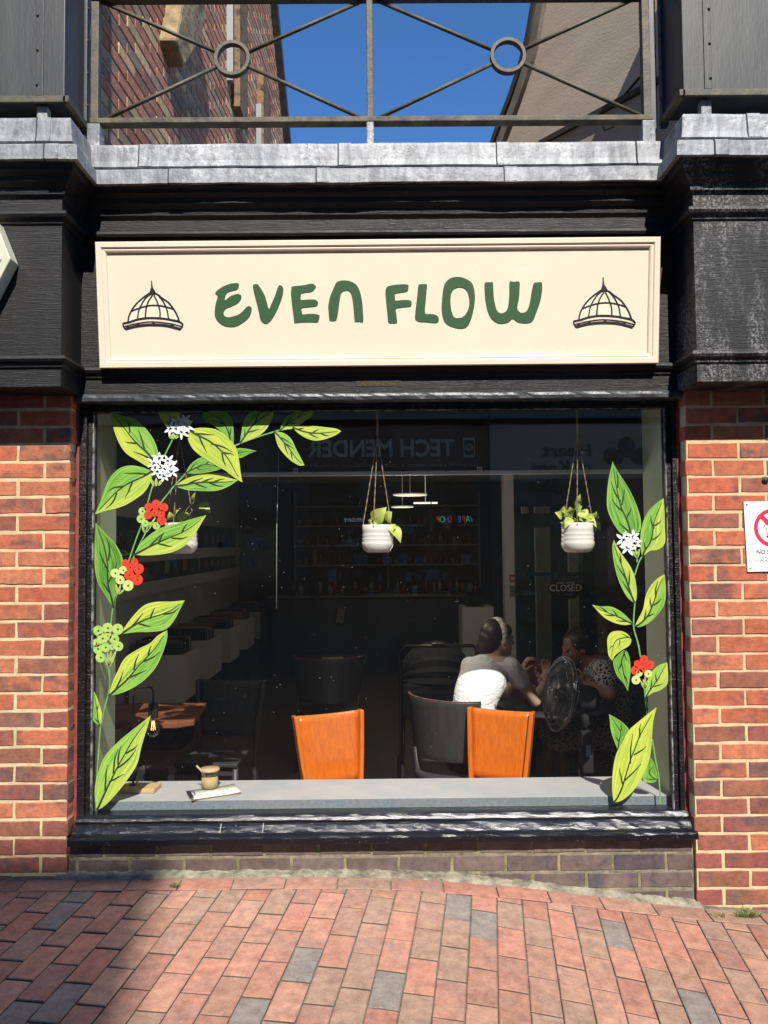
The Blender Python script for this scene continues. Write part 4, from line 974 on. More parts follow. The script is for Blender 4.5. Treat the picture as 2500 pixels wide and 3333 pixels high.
m1 = MB(); m1.box(RX0 - .1, RX1 + .1, 3.44, RB + .1, EZ(CEI), EZ(CEI) + .05); tag(m1.build('ceiling', mat('pale_ceiling', (.7, .7, .68), .9)), kind='structure')
# jamb linings and inner wall faces
JL, JR = GL - .012, GR + .012; CBY = P(1250, 2534, 3.72).y
cz = P(1250, 2598, 3.41).z; CB = PZ(1250, 2535, cz).y
m1 = MB(); m1.box(-3.7, JL, 3.435, CB - .01, FL, EZ(.66)); 
j1 = MB(); j1.box(JL - .02, JL, 3.425, CB, FL, EZ(.64)); j1.box(JR, JR + .02, 3.425, CB, FL, EZ(.64)); j1.box(-2.35, JL - .0205, CB - .008, CB, FL, EZ(.66)); j1.box(JR + .0205, 2.7, CB - .008, CB, FL, EZ(.66))
tag(j1.build('jamb_lining', SAGE), kind='structure')
# roller blind
BL = empty('roller_blind', (JL, CB, P(1250, 1541, CB).z), label='black roller blind half drawn behind the glass with pale bottom bar', cat='blind')
m1 = MB(); bz = EZ(.66) - P(1250, 1541, CB).z; m1.box(0, JR - JL, -.002, .002, .010, bz); m1.build('fabric', mat('black_blind', (.02, .02, .021), .9), BL)
m1 = MB(); m1.bbox(0, JR - JL, -.010, .010, -.010, .010, .004); m1.build('bottom_bar', mat('pale_bar', (.55, .55, .5), .5), BL)
for px in (962, 1560):
    x = P(px, 1536, CB).x - JL; m1 = MB(); m1.bbox(x - .012, x + .012, -.015, -.0105, .006, .026, .002); m1.bbox(x - .008, x - .002, -.017, -.015, .010, .020, .0005, 1); m1.bbox(x + .002, x + .008, -.017, -.015, .010, .020, .0005, 1)
    m1.build('clip', [mat('white_plastic', (.6, .6, .58), .4), DARK], BL)
# window counter
CT = empty('window_counter', (0, 3.41, cz), label='long grey stone-look counter just inside the window glass', cat='counter')
m1 = MB(); m1.bbox(JL + .001, JR - .001, 0, CB - 3.41, -.004, 0, .001); m1.build('counter_top', mat('grey_laminate', (.40, .41, .43), .5, (.50, .47, .45), 5, bp=.0005, bsc=60), CT)
m1 = MB(); m1.bbox(JL + .001, JR - .001, .0, .03, -.075, -.0045, .001); m1.build('front_edge', mat('blue_grey_edge', (.15, .19, .21), .75, (.23, .27, .28), 60, bp=.002, bsc=150), CT)
m1 = MB(); m1.box(JL + .03, JR - .03, .04, CB - 3.41 - .05, -.62, -.076); m1.build('apron', DARK, CT)

# hanging planters
def pothos(m, base, tip, w, up, roll=0.0):
    base, tip, up = Vector(base), Vector(tip), Vector(up).normalized(); d = tip - base; L_ = d.length; d.normalize()
    s_ = d.cross(up).normalized(); up = s_.cross(d); s_ = (Matrix.Rotation(roll, 3, d) @ s_); up = (Matrix.Rotation(roll, 3, d) @ up)
    prof = [(0, .02), (.06, .55), (.16, .9), (.3, 1), (.5, .86), (.7, .55), (.87, .24), (1, .01)]
    vs = []
    for t, q in prof:
        c = base + d * (t * L_) + up * (math.sin(t * 3.0) * L_ * .16)
        for k in (-1, -.5, 0, .5, 1): vs.append(c + s_ * (k * q * w / 2) + up * (abs(k) * q * w * .09))
    m.add(vs, [(i * 5 + j, i * 5 + j + 1, i * 5 + 5 + j + 1, i * 5 + 5 + j) for i in range(7) for j in range(4)], 0, None, True)
def planter(px, ytop, pyt, pyb, wpx, label, leaves, wtop=1.0, seed=1):
    Yp = 3.52; top = P(px, pyt, Yp); bot = P(px, pyb, Yp); r = wpx / 2 / F * Yp; h = top.z - bot.z
    hook = P(px + ytop[0], ytop[1], Yp); K = empty('hanging_planter', (bot.x, Yp, bot.z), label=label, cat='hanging planter', group=None)
    prof = [(0, 0), (r * .62, 0), (r * .8, h * .05), (r * .94, h * .16), (r, h * .28), (r * 1.0, h * .36), (r * .955, h * .40), (r * .99, h * .46), (r * .985, h * .50), (r * .945, h * .545), (r * .98, h * .60), (r * .97, h * .65), (r * .935, h * .70), (r * .965, h * .76), (r * .96, h), (r * .92, h), (r * .92, h * .85), (0, h * .84)]
    m = MB(); m.lathe(prof, n=40); o = m.build('pot', POT, K)
    m = MB(); m.lathe([(0, h * .86), (r * .9, h * .86)], n=24); m.build('soil', mat('potting_soil', (.04, .028, .018), .95), K)
    hk = hook - Vector((bot.x, Yp, bot.z)); kn = hk + Vector((0, 0, -.13))
    for a in (math.radians(195), math.radians(255), math.radians(340)):
        e_ = Vector((math.cos(a) * r * .95, math.sin(a) * r * .95, h * .93)); pts = []
        n_ = 64; m = MB()
        for st in range(2):
            pp = []
            for i in range(n_ + 1):
                t = i / n_; c = kn.lerp(e_, t); ph = i * .55 + st * math.pi
                pp.append(c + Vector((math.cos(ph), math.sin(ph), 0)) * .0013)
            m.tube(pp, .0016, 5)
        for i in range(26):
            t = rnd.random(); c = kn.lerp(e_, t); q = Vector((rnd.uniform(-1, 1), rnd.uniform(-1, 1), rnd.uniform(-1, 1))) * .007
            m.tube([c, c + q], [.0003, .0002], 3)
        m.ell(e_, (.004, .004, .005), nu=8, nv=6)
        m.build('rope', ROPE, K)
    m = MB(); m.tube([kn, kn + Vector((0, 0, .05)), kn + Vector((-.001, 0, .09)), hk], [.0032, .0048, .0055, .0062], 8); m.ell(hk, (.009, .005, .009), nu=12, nv=8); m.build('rope_loop', mat('brown_cord', (.42, .31, .2), .9, (.3, .2, .13), 60, bp=.002, bsc=200), K)
    m = MB(); rr = random.Random(seed); leaves = list(leaves)
    for q_ in range(9):
        a_ = rr.uniform(-.85, .85); z_ = rr.uniform(.05, .45); leaves.append((a_, z_, a_ + rr.uniform(-.35, .35), z_ + rr.uniform(-.25, .4), rr.uniform(.22, .36), rr.uniform(-.5, .4)))
    for (x0, z0, x1, z1, w_, dy) in leaves:
        b_ = Vector((x0 * r, dy * r, h + z0 * r)); t_ = Vector((x1 * r, (dy - .25) * r, h + z1 * r))
        root = Vector((rr.uniform(-.4, .4) * r, rr.uniform(-.3, .3) * r, h * .86)); mid = root.lerp(b_, .55) + Vector((0, 0, .25 * r))
        m.tube(catmull([root, mid, b_], 5), .0012, 5, smooth=True)
        pothos(m, b_, t_, w_ * r * 1.35, (rr.uniform(-.3, .3), -1, .5), rr.uniform(-.5, .5))
    m.build('plant', PLANT, K)
planter(1229, (-1, 1330), 1708, 1798, 102, 'middle hanging white ribbed pot on jute ropes with lime trailing leaf to its right', [(-.2, .2, .6, 1.1, .75, -.2), (.5, .35, .95, .8, .7, -.3), (.6, .2, .95, .55, .6, .3), (.85, -.1, 1.45, -1.2, .62, -.2), (.8, .0, .95, -.55, .5, -.4), (-.5, .02, -.3, .3, .35, -.5), (.2, .1, .5, .5, .5, .2), (.3, .5, .75, .65, .6, 0)], seed=2)
planter(1881, (-3, 1326), 1702, 1798, 106, 'right hanging white ribbed pot on jute ropes with bushy lime leaves', [(-.9, .4, -1.45, .65, .42, 0), (-.95, .55, -.85, 1.05, .35, 0), (-.55, .55, -1.0, .75, .3, 0), (-.5, .3, -.95, -.35, .42, -.4), (-.35, .6, -.5, 1.0, .4, .1), (-.1, .9, .25, 1.0, .6, 0), (.1, .7, .45, .2, .6, -.3), (.1, .25, .85, .45, .65, -.2), (.5, .2, .95, .1, .6, -.3), (.95, .2, 1.05, .7, .4, -.2), (.9, .1, 1.25, -.55, .35, -.3), (1.1, -.1, 1.0, -.6, .25, 0), (.2, 1.1, .25, 1.8, .3, .3), (-1.0, .05, -.75, -.15, .35, 0), (.3, .3, -.1, .75, .5, .2)], seed=4)
planter(590, (-6, 1332), 1702, 1802, 104, 'left hanging white pot on jute ropes half hidden by the painted leaves', [(-.4, .4, .1, .9, .45, -.2), (-.1, .3, -.3, .85, .4, 0), (.3, .3, .5, .6, .4, 0), (1.2, 1.2, 1.9, .55, .5, 0), (.8, 1.3, .95, 1.9, .3, 0), (-.5, .2, -.6, .7, .4, -.3), (.1, .2, .3, .75, .45, -.3)], seed=6)
# thin hanging cord
m1 = MB(); a, b_ = P(907, 1470, CB - .02), P(900, 1980, CB - .02); m1.tube([a, a.lerp(b_, .5) + Vector((-.004, 0, 0)), b_], .0016, 5)
tag(m1.build('blind_cord', mat('pale_cord', (.5, .5, .48), .7)), 'thin pale blind cord hanging straight below the painted sprig', 'cord')

# things on the counter
WOODL = mat('pale_wood', (.62, .44, .24), .5, (.52, .35, .17), 20, st=(1, 8, 8), bp=.001)
p = PZ(683, 2568, cz)
J = empty('sugar_jar', (p.x, p.y, cz + .008), label='glass jar of brown sugar with wooden lid and spoon on a clipboard menu', cat='jar')
rj, hj = .0405, .076
m1 = MB(); m1.lathe([(0, .002), (rj - .003, .002), (rj - .003, hj), (rj, hj), (rj, .003), (rj - .003, 0), (0, 0)], n=36)
gm, n, b = nodes('thin_jar_glass'); n.nodes.remove(b); out = n.nodes['Material Output']; tr = nn(n, 'ShaderNodeBsdfTransparent'); tr.inputs[0].default_value = (.93, .95, .93, 1); gl = nn(n, 'ShaderNodeBsdfGlossy'); gl.inputs['Roughness'].default_value = .03
lw = nn(n, 'ShaderNodeLayerWeight', i_Blend=.25); mx = nn(n, 'ShaderNodeMixShader'); n.links.new(math_(n, 'MULTIPLY', lw.outputs['Facing'], .22), mx.inputs[0]); n.links.new(tr.outputs[0], mx.inputs[1]); n.links.new(gl.outputs[0], mx.inputs[2]); n.links.new(mx.outputs[0], out.inputs[0])
JG = gm; m1.build('glass_body', JG, J)
m1 = MB(); m1.lathe([(0, .003), (rj - .004, .003), (rj - .004, .045), (rj * .5, .049), (0, .047)], n=36); m1.build('sugar', mat('brown_sugar', (.88, .66, .34), .9, (.7, .46, .2), 260, bp=.003, bsc=400), J)
m1 = MB(); m1.lathe([(0, hj), (rj + .003, hj), (rj + .004, hj + .004), (rj + .003, hj + .010), (0, hj + .0105)], n=36); m1.build('lid', WOODL, J)
m1 = MB(); m1.tube([(-.008, -.012, .04), (-.030, -.018, hj - .002), (-.056, -.022, hj + .028)], [.0035, .0035, .0045], 8); m1.build('spoon', WOODL, J)
p = PZ(700, 2578, cz); CBD = empty('clipboard', (p.x - .005, p.y - .01, cz), R(24), 'brown clipboard with printed white menu lying under the sugar jar', 'clipboard')
m1 = MB(); m1.bbox(-.11, .11, -.072, .072, 0, .0035, .0015); m1.build('board', mat('hardboard', (.25, .13, .07), .6), CBD)
m1 = MB()
for i in range(13):
    for j in (0, 1): x = -.098 + .206 * i / 12; m1.v.append((x, -.066 if j == 0 else .066, .0042 + .003 * max(0, (i - 8) / 4) ** 2))
for i in range(12): m1.f.append((2 * i, 2 * i + 2, 2 * i + 3, 2 * i + 1)); m1.m.append(0); m1.col.append(None); m1.sm.append(True)
pp = m1.build('paper', mat('menu_paper', (.80, .76, .68), .7), CBD); sm_ = pp.modifiers.new('t', 'SOLIDIFY'); sm_.thickness = .0006
PT = lambda x, y: Matrix.Translation((x, y, .0052)) @ Matrix.Rotation(R(-90), 4, 'Z')
text_obj('print', 'MENU', .013, PT(.062, .0), DARK, pp, .0001)
m1 = MB()
for i in range(4): m1.box(.03 - .012 * i, .0312 - .012 * i, -.04, .04 - .01 * (i % 2), .0049, .0052)
m1.build('print_lines', mat('grey_print', (.25, .25, .25), .7), pp)
m1 = MB(); m1.bbox(-.113, -.095, -.045, .045, .0045, .010, .002); m1.tube([(-.098, -.03, .012), (-.085, -.03, .011), (-.083, 0, .010), (-.085, .03, .011), (-.098, .03, .012)], .0014, 6); m1.build('clip', mat('steel_clip', (.08, .08, .08), .3, metal=.7), CBD)
# bulb lamp on a wooden base
p = PZ(455, 2572, cz); LP = empty('bulb_lamp', (p.x, p.y, cz), R(-4), 'bent black rod lamp with lit filament bulb on pale wooden base', 'table lamp')
m1 = MB(); m1.bbox(-.085, .085, -.05, .05, 0, .022, .006); m1.build('base', WOODL, LP)
st0 = P(427, 2553, p.y) - Vector(LP.location); z0 = .0225
xr = P(434, 2300, p.y).x - p.x; xb = P(500, 2300, p.y).x - p.x; zt = P(460, 2236, p.y).z - cz
m1 = MB(); r_ = .02
m1.tube([(xr, 0, z0), (xr, 0, zt - r_)] + [(xr + r_ - r_ * math.cos(a), 0, zt - r_ + r_ * math.sin(a)) for a in (.4, .8, 1.2, 1.57)] + [(xb - r_ + r_ * math.sin(a), 0, zt - r_ + r_ * math.cos(a)) for a in (0, .4, .8, 1.2, 1.57)] + [(xb, 0, P(500, 2290, p.y).z - cz)], .005, 10)
m1.lathe([(0, z0), (.016, z0), (.017, z0 + .003), (0, z0 + .004)], c=(xr, 0, 0), n=20); m1.build('stem', mat('satin_black_metal', (.02, .02, .02), .3), LP)
zs0, zs1 = P(500, 2288, p.y).z - cz, P(500, 2334, p.y).z - cz
m1 = MB(); m1.lathe([(0, zs0), (.021, zs0 - .001), (.0225, zs0 - .004), (.0225, zs1), (.018, zs1 - .002), (0, zs1 - .002)], c=(xb, 0, 0), n=28); m1.build('socket', MT['satin_black_metal'], LP)
zb0 = P(500, 2399, p.y).z - cz; rb = .030
m1 = MB(); cb_ = zb0 + rb
m1.lathe([(.013, zs1 - .001)] + [(.014 + (rb - .014) * math.sin(t), zs1 - .004 - (zs1 - .004 - cb_) * t / 1.57) for t in (.3, .8, 1.2)] + [(rb * math.cos(a), cb_ - rb * math.sin(a)) for a in (0, .3, .6, .9, 1.2, 1.45, 1.56)], c=(xb, 0, 0), n=28)
BG = JG.copy(); BG.name = 'bulb_glass'; [setattr(x.inputs[1], 'default_value', .75) for x in BG.node_tree.nodes if x.type == 'MATH']; bu = m1.build('bulb', BG, LP)
m1 = MB()
for k in range(4):
    a = k * 1.57 + .4; m1.tube([(xb + math.cos(a) * .004, math.sin(a) * .004, zs1 - .012), (xb + math.cos(a) * .009, math.sin(a) * .009, cb_ + .002)], .0007, 6)
m1.build('filament', mat('hot_filament', (1.0, .50, .12), .5, emit=6), bu)
m1 = MB(); m1.tube([(xb, 0, zs1), (xb, 0, cb_ + .012)], [.006, .003], 8); m1.build('glass_stem', mat('lamp_stem', (.4, .3, .2), .3), bu)

# chairs
ORW = None
def wood_mat():
    m, n, b = nodes('orange_varnished_wood'); g = noise(n, 8, 6, stretch=(10, 10, .5), rough=.7, dist=.4)
    col = mix(n, ramp(n, g, .32, .68), (.68, .165, .009), (.50, .10, .006)); col = mix(n, math_(n, 'MULTIPLY', ramp(n, noise(n, 2, 3), .45, .65), .35), col, (.74, .24, .02))
    n.links.new(col, b.inputs['Base Color']); b.inputs['Roughness'].default_value = .33; b.inputs['Coat Weight'].default_value = .3; return m
ORW = wood_mat()
BLW = mat('black_stained_wood', (.035, .034, .036), .45, (.05, .048, .05), 6, st=(6, 6, .5), bp=.0006)
def chair(loc, rz, mt_, label, group=None, wt=.375, wb=.295):
    c = empty('cafe_chair', loc, rz, label, 'chair', group)     # front faces -Y (towards the window)
    H, zb = .88, .50
    def stile(s):
        m = MB(); pts = [(s * wb / 2 * 1.0, .03, 0), (s * wb / 2, .0, .44), (s * (wb / 2 + (wt - wb) / 2 * .55), .035, .68), (s * wt / 2, .075, H)]
        m_ = catmull([Vector(q) for q in pts], 6); vs = []; k = len(m_)
        for i, q in enumerate(m_):
            for dx, dy in ((-.012, -.026), (.012, -.026), (.012, .026), (-.012, .026)): vs.append(q + Vector((dx, dy, 0)))
        fs = [(i * 4 + j, i * 4 + (j + 1) % 4, i * 4 + 4 + (j + 1) % 4, i * 4 + 4 + j) for i in range(k - 1) for j in range(4)] + [(3, 2, 1, 0), tuple((k - 1) * 4 + j for j in range(4))]
        m.add(vs, fs); return bevelmod(m.build('back_leg', mt_, c), .006, 3)
    stile(-1); stile(1)
    m = MB(); nz, nx = 10, 12; vs = []
    for i in range(nz + 1):
        t = i / nz; z = zb + .02 + (H - .006 - zb - .02) * t; wd = (wb + (wt - wb) * ((z - .44) / (H - .44))) - .02; yc = .0 + .075 * ((z - .44) / (H - .44)) ** 1.1
        for j in range(nx + 1):
            u = j / nx * 2 - 1; vs.append((u * wd / 2, yc + .006 - .0 * u * u, z + (0.004 * u * u)))
    m.v = vs; 
    for i in range(nz):
        for j in range(nx): m.f.append((i * 13 + j, i * 13 + j + 1, i * 13 + 14 + j, i * 13 + 13 + j)); m.m.append(0); m.col.append(None); m.sm.append(True)
    pn = m.build('backrest', mt_, c); sd_ = pn.modifiers.new('t', 'SOLIDIFY'); sd_.thickness = .014; sd_.offset = 0
    m = MB(); m.prism([(-.20, -.40), (.20, -.40), (.17, .0), (-.17, .0)], .43, .455, 'z'); bevelmod(m.build('seat', mt_, c), .008, 3)
    m = MB(); m.box(-.165, .165, -.37, -.03, .375, .4295); m.build('seat_rail', mt_, c)
    for s in (-1, 1):
        m = MB(); m.tube([(s * .175, -.37, 0), (s * .18, -.37, .4295)], [.013, .019], 8); m.build('front_leg', mt_, c)
    return c
c1t = P(1076, 2305, 4.12)
chair((P(1085, 2305, 4.12).x, 4.10, FL), R(24), ORW, 'orange varnished wooden chair standing alone left of middle behind the counter', 'orange wooden chairs')
chair((P(1616, 2305, 4.16).x, 4.14, FL), R(-24), ORW, 'orange varnished wooden chair in front of the dark curved chair', 'orange wooden chairs', wt=.345, wb=.285)
chair((P(740, 2300, 5.15).x, 5.15, FL), R(-8), BLW, 'black wooden chair in the gloom right of the left wooden table', wt=.46, wb=.38)
# barrel chair
def barrel(loc, rz, label, mt_, r=.25, a0=200, a1=330, H=.90, zb=.56, group=None):
    c = empty('curved_chair', loc, rz, label, 'chair', group)
    m = MB(); n_ = 24; k = 8; vs = []
    for i in range(k + 1):
        t = i / k; z = zb + (H - zb) * t
        for j in range(n_ + 1):
            a = R(a0 + (a1 - a0) * j / n_); rr_ = r * (.9 + .13 * t); edge = abs(j / n_ * 2 - 1)
            zz = z + (.03 * (1 - edge ** 2) if t > .5 else 0) * 0 + (.02 * edge ** 6) * (-1 if i == 0 else 0)
            vs.append((rr_ * math.cos(a), rr_ * math.sin(a), zz))
    for i in range(k):
        for j in range(n_): m.f.append((i * (n_ + 1) + j, i * (n_ + 1) + j + 1, (i + 1) * (n_ + 1) + j + 1, (i + 1) * (n_ + 1) + j)); m.m.append(0); m.col.append(None); m.sm.append(True)
    m.v = vs; q = m.build('backrest', mt_, c); sd_ = q.modifiers.new('t', 'SOLIDIFY'); sd_.thickness = .018; sd_.offset = 0; bevelmod(q, .004)
    m = MB()
    pr = []
    for j in range(n_ + 1):
        a = R(a0 + (a1 - a0) * j / n_); pr.append((r * 1.03 * math.cos(a), r * 1.03 * math.sin(a), H + .002))
    m.tube(pr, (.009, .003), 8); m.build('worn_edge', mat('worn_red_edge', (.20, .05, .03), .6, (.03, .03, .03), 30), q)
    m = MB(); m.lathe([(0, .43), (r * .93, .43), (r * .95, .44), (r * .95, .46), (r * .9, .465), (0, .468)], n=32); m.build('seat', mt_, c)
    m = MB(); m.lathe([(r * .90, .36), (r * .93, .36), (r * .93, .4295), (r * .90, .4295)], n=32); m.build('seat_rail', mt_, c)
    for a in (a0 + 12, a1 - 8, a0 - 110, a1 + 100):
        x, y = r * .88 * math.cos(R(a)), r * .88 * math.sin(R(a)); back = a in (a0 + 12, a1 - 8)
        m = MB(); m.tube([(x * 1.12, y * 1.12, 0), (x, y, .43)] + ([(x * 1.06, y * 1.06, .60)] if back else []), [.014, .018] + ([.016] if back else []), 8); m.build('leg', mt_, c)
    return c
barrel((P(1500, 2300, 4.62).x, 4.60, FL), 0, 'dark curved-back chair with worn red edge between woman and the middle of the room', BLW, .30, 180, 285)
barrel((P(1070, 2150, 6.2).x, 6.2, FL), 0, 'black tub chair in the shadows beyond the lone orange chair', BLW, .27, 190, 350)
barrel((P(1730, 2300, 4.78).x - .28, 4.72, FL), 0, 'dark stool-backed chair the woman in the pale shirt sits on', BLW, .22, 200, 340, .62, .5)

# tables
TW = mat('red_brown_table_top', (.26, .09, .04), .35, (.12, .045, .025), 5, st=(.6, 4, 1), bp=.0006)
T1 = empty('wooden_table', (-1.75, 4.5, FL), label='rectangular red-brown wooden table with sunlit corner by the left window end', cat='table')
tz = P(560, 2310, 4.42).z - FL
qa, qb, qc = PZ(672, 2287, FL + tz), PZ(605, 2352, FL + tz), PZ(330, 2352, FL + tz)
tp = [(RX0 + .05, qa.y), (qa.x, qa.y), (qb.x + .03, qb.y + .06), (qb.x - .05, qb.y), (RX0 + .05, qb.y)]
m1 = MB(); m1.prism([(x + 1.75, y - 4.5) for x, y in tp], tz - .03, tz, 'z'); bevelmod(m1.build('table_top', TW, T1), .004)
m1 = MB(); m1.tube([(.1, .02, 0), (.1, .02, tz - .031)], .035, 12); m1.lathe([(0, .0), (.22, .0), (.22, .015), (.03, .03)], c=(.1, .02, 0)); m1.build('leg', MT['satin_black_metal'], T1)
chair((P(500, 2500, 4.1).x + .0, 4.05, FL), R(165), BLW, 'black low chair tucked under the wooden table behind the bulb lamp', wt=.30, wb=.26).scale = (1, 1, .76)
T2c = P(1810, 2300, 4.98)
T2 = empty('round_table', (T2c.x, 5.0, FL), label='round dark cafe table between the two seated people', cat='table')
T2z = .745
m1 = MB(); m1.lathe([(0, T2z), (.37, T2z), (.38, T2z - .008), (.375, T2z - .022), (0, T2z - .024)], n=48); m1.build('table_top', mat('dark_table', (.03, .028, .027), .35), T2)
m1 = MB(); m1.tube([(0, 0, .03), (0, 0, T2z - .025)], .03, 12); m1.lathe([(0, 0), (.2, 0), (.2, .015), (.03, .03)]); m1.build('leg', MT['satin_black_metal'], T2)
def cup(x, y, lab, h=.10, r=.04, mt_=None):
    c = empty('takeaway_cup', (x, y, FL + T2z + .0005), label=lab, cat='cup'); m = MB(); m.lathe([(0, 0), (r * .75, 0), (r, h), (r * .95, h), (r * .7, .004), (0, .004)], n=24); m.build('cup_body', mt_ or mat('card_cup', (.35, .30, .24), .6), c)
    m = MB(); m.lathe([(r * 1.02, h - .004), (r * 1.06, h), (r * 1.0, h + .008), (r * .8, h + .010), (0, h + .010)], n=24); m.build('lid', mat('cup_lid', (.45, .45, .42), .5), c)
cup(P(1725, 2260, 5.05).x, 5.05, 'pale paper cup on the round table beside the woman', .095, .042)
cup(P(1772, 2260, 5.12).x, 5.14, 'taller dim cup standing further back on the round table', .12, .04, mat('green_cup', (.10, .13, .10), .6))

# pedestal fan
FY_ = 4.15; fc = P(1824, 2258, FY_); mo_ = P(1888, 2252, FY_)
FN = empty('pedestal_fan', (mo_.x + .04, FY_, FL), label='black pedestal fan with caged blades turned towards the woman', cat='fan')
fo = Vector(FN.location); hz = fc.z - fo.z; axd = Vector((-.96, -.13, .20)).normalized()
Mf = Matrix.Translation(Vector((fc.x, FY_, fc.z)) - fo) @ axd.to_track_quat('Z', 'Y').to_matrix().to_4x4()
FM = mat('black_glossy_plastic', (.03, .03, .032), .22); FW = mat('fan_wire', (.10, .10, .10), .25, metal=.5)
m1 = MB(); rf = .198
for ph, z0_, s_ in ((0, .006, 1), (0, -.006, -1)):
    for k in range(60):
        a = 2 * math.pi * k / 60; pts = []
        for t in range(7):
            q = t / 6; pts.append(Mf @ Vector((math.cos(a + q * .25) * (.03 + (rf - .03) * q), math.sin(a + q * .25) * (.03 + (rf - .03) * q), s_ * (.062 * math.cos(q * 1.45) + .006))))
        m1.tube(pts, .0011, 4, caps=False)
for rr_, zz in ((rf, 0), (rf, .01), (.11, .055), (.11, -.055), (.165, .03), (.165, -.03)):
    m1.tube([Mf @ Vector((rr_ * math.cos(a), rr_ * math.sin(a), zz)) for a in [2 * math.pi * i / 48 for i in range(49)]], .0016 if rr_ < .19 else .004, 5, caps=False)
m1.build('cage', FW, FN)
m1 = MB()
for k in range(3):
    a0 = k * 2.094; vs = []
    for i in range(9):
        for j in range(7):
            rr_ = .03 + .135 * i / 8; a = a0 + (j / 6 - .5) * (1.5 - .35 * i / 8); vs.append(Mf @ Vector((rr_ * math.cos(a), rr_ * math.sin(a), (j / 6 - .5) * .05)))
    m1.add(vs, [(i * 7 + j, i * 7 + j + 1, i * 7 + 8 + j, i * 7 + 7 + j) for i in range(8) for j in range(6)], 0, None, True)
m1.build('blades', mat('smoky_blade', (.012, .012, .012), .3), FN)
m1 = MB(); m1.lathe([(0, .072), (.028, .070), (.034, .062), (.034, .05), (0, .05)], n=24, M=Mf.to_3x3().to_4x4(), c=Mf.translation); m1.build('hub_badge', FM, FN)
m1 = MB(); m1.lathe([(0, -.062), (.05, -.066), (.066, -.075), (.070, -.10), (.070, -.175), (.062, -.195), (.03, -.202), (0, -.203)], n=32, M=Mf.to_3x3().to_4x4(), c=Mf.translation); m1.build('motor', FM, FN)
mc = Mf @ Vector((0, 0, -.13)); m1 = MB(); m1.tube([mc + Vector((0, 0, -.05)), mc + Vector((.01, 0, -.11)), (mc.x + .012, mc.y, hz - .18)], [.022, .02, .02], 12); m1.build('neck', FM, FN)
pxn = mc.x + .012
m1 = MB(); m1.bbox(pxn - .03, pxn + .03, mc.y - .035, mc.y + .03, hz - .42, hz - .20, .012); m1.build('control_box', FM, FN)
m1 = MB(); m1.bbox(pxn - .012, pxn + .014, mc.y - .0375, mc.y - .0355, hz - .33, hz - .27, .0005); m1.build('rating_label', mat('grey_label', (.45, .5, .52), .4), FN)
m1 = MB(); m1.tube([(pxn, mc.y, .03), (pxn, mc.y, hz - .42)], .013, 12); m1.build('pole', FM, FN)
m1 = MB(); m1.lathe([(0, 0), (.19, 0), (.19, .012), (.03, .035), (.02, .05)], c=(pxn, mc.y, 0), n=32); m1.build('base', FM, FN)
m1 = MB(); m1.tube(catmull([Vector((pxn + .02, mc.y, hz - .16)), Vector((pxn - .05, mc.y - .03, hz - .35)), Vector((pxn - .02, mc.y - .03, hz - .62)), Vector((pxn + .05, mc.y, .02))], 8), .0035, 6); m1.build('cable', FM, FN)

# pram
PR = empty('pram', (P(1420, 2160, 5.3).x, 5.35, FL), label='black folding-hood baby pram parked in the dark behind the curved chair', cat='pram')
hz_ = P(1420, 2080, 5.35).z - FL
m1 = MB(); vs = []
for i in range(13):
    a = math.pi * i / 12 * .62
    for j in range(15):
        b_ = math.pi * j / 14; rr_ = .25 * (1 + .035 * math.cos(i * 3.14))
        vs.append((rr_ * math.cos(b_), -rr_ * 1.0 * math.sin(b_) * math.cos(a) * .9, hz_ - .27 + rr_ * math.sin(b_) * math.sin(a) + .0))
m1.add(vs, [(i * 15 + j, i * 15 + j + 1, (i + 1) * 15 + j + 1, (i + 1) * 15 + j) for i in range(12) for j in range(14)], 0, None, False)
q = m1.build('hood', mat('charcoal_fabric', (.028, .028, .031), .85, (.02, .02, .022), 20), PR); sd_ = q.modifiers.new('t', 'SOLIDIFY'); sd_.thickness = .008
m1 = MB(); m1.bbox(-.24, .24, -.22, .38, hz_ - .52, hz_ - .27, .06); m1.build('carrycot', MT['charcoal_fabric'], PR)
m1 = MB(); m1.tube([(-.25, -.2, .35), (-.25, -.34, hz_ - .05), (-.22, -.36, hz_), (.22, -.36, hz_), (.25, -.34, hz_ - .05), (.25, -.2, .35)], .012, 8); m1.bbox(-.05, .03, -.385, -.355, hz_ + .005, hz_ + .02, .004); m1.build('handle', MT['satin_black_metal'], PR)
for sx, sy in ((-.25, -.25), (.25, -.25), (-.25, .38), (.25, .38)):
    m1 = MB(); m1.lathe([(.0, -.012), (.10, -.015), (.115, 0), (.10, .015), (0, .012)], n=24, M=Matrix.Rotation(R(90), 4, 'Y'), c=(sx, sy, .115)); m1.tube([(sx, sy, .115), (sx * .9, sy * .4, hz_ - .5)], .01, 6); m1.build('wheel', FM, PR)

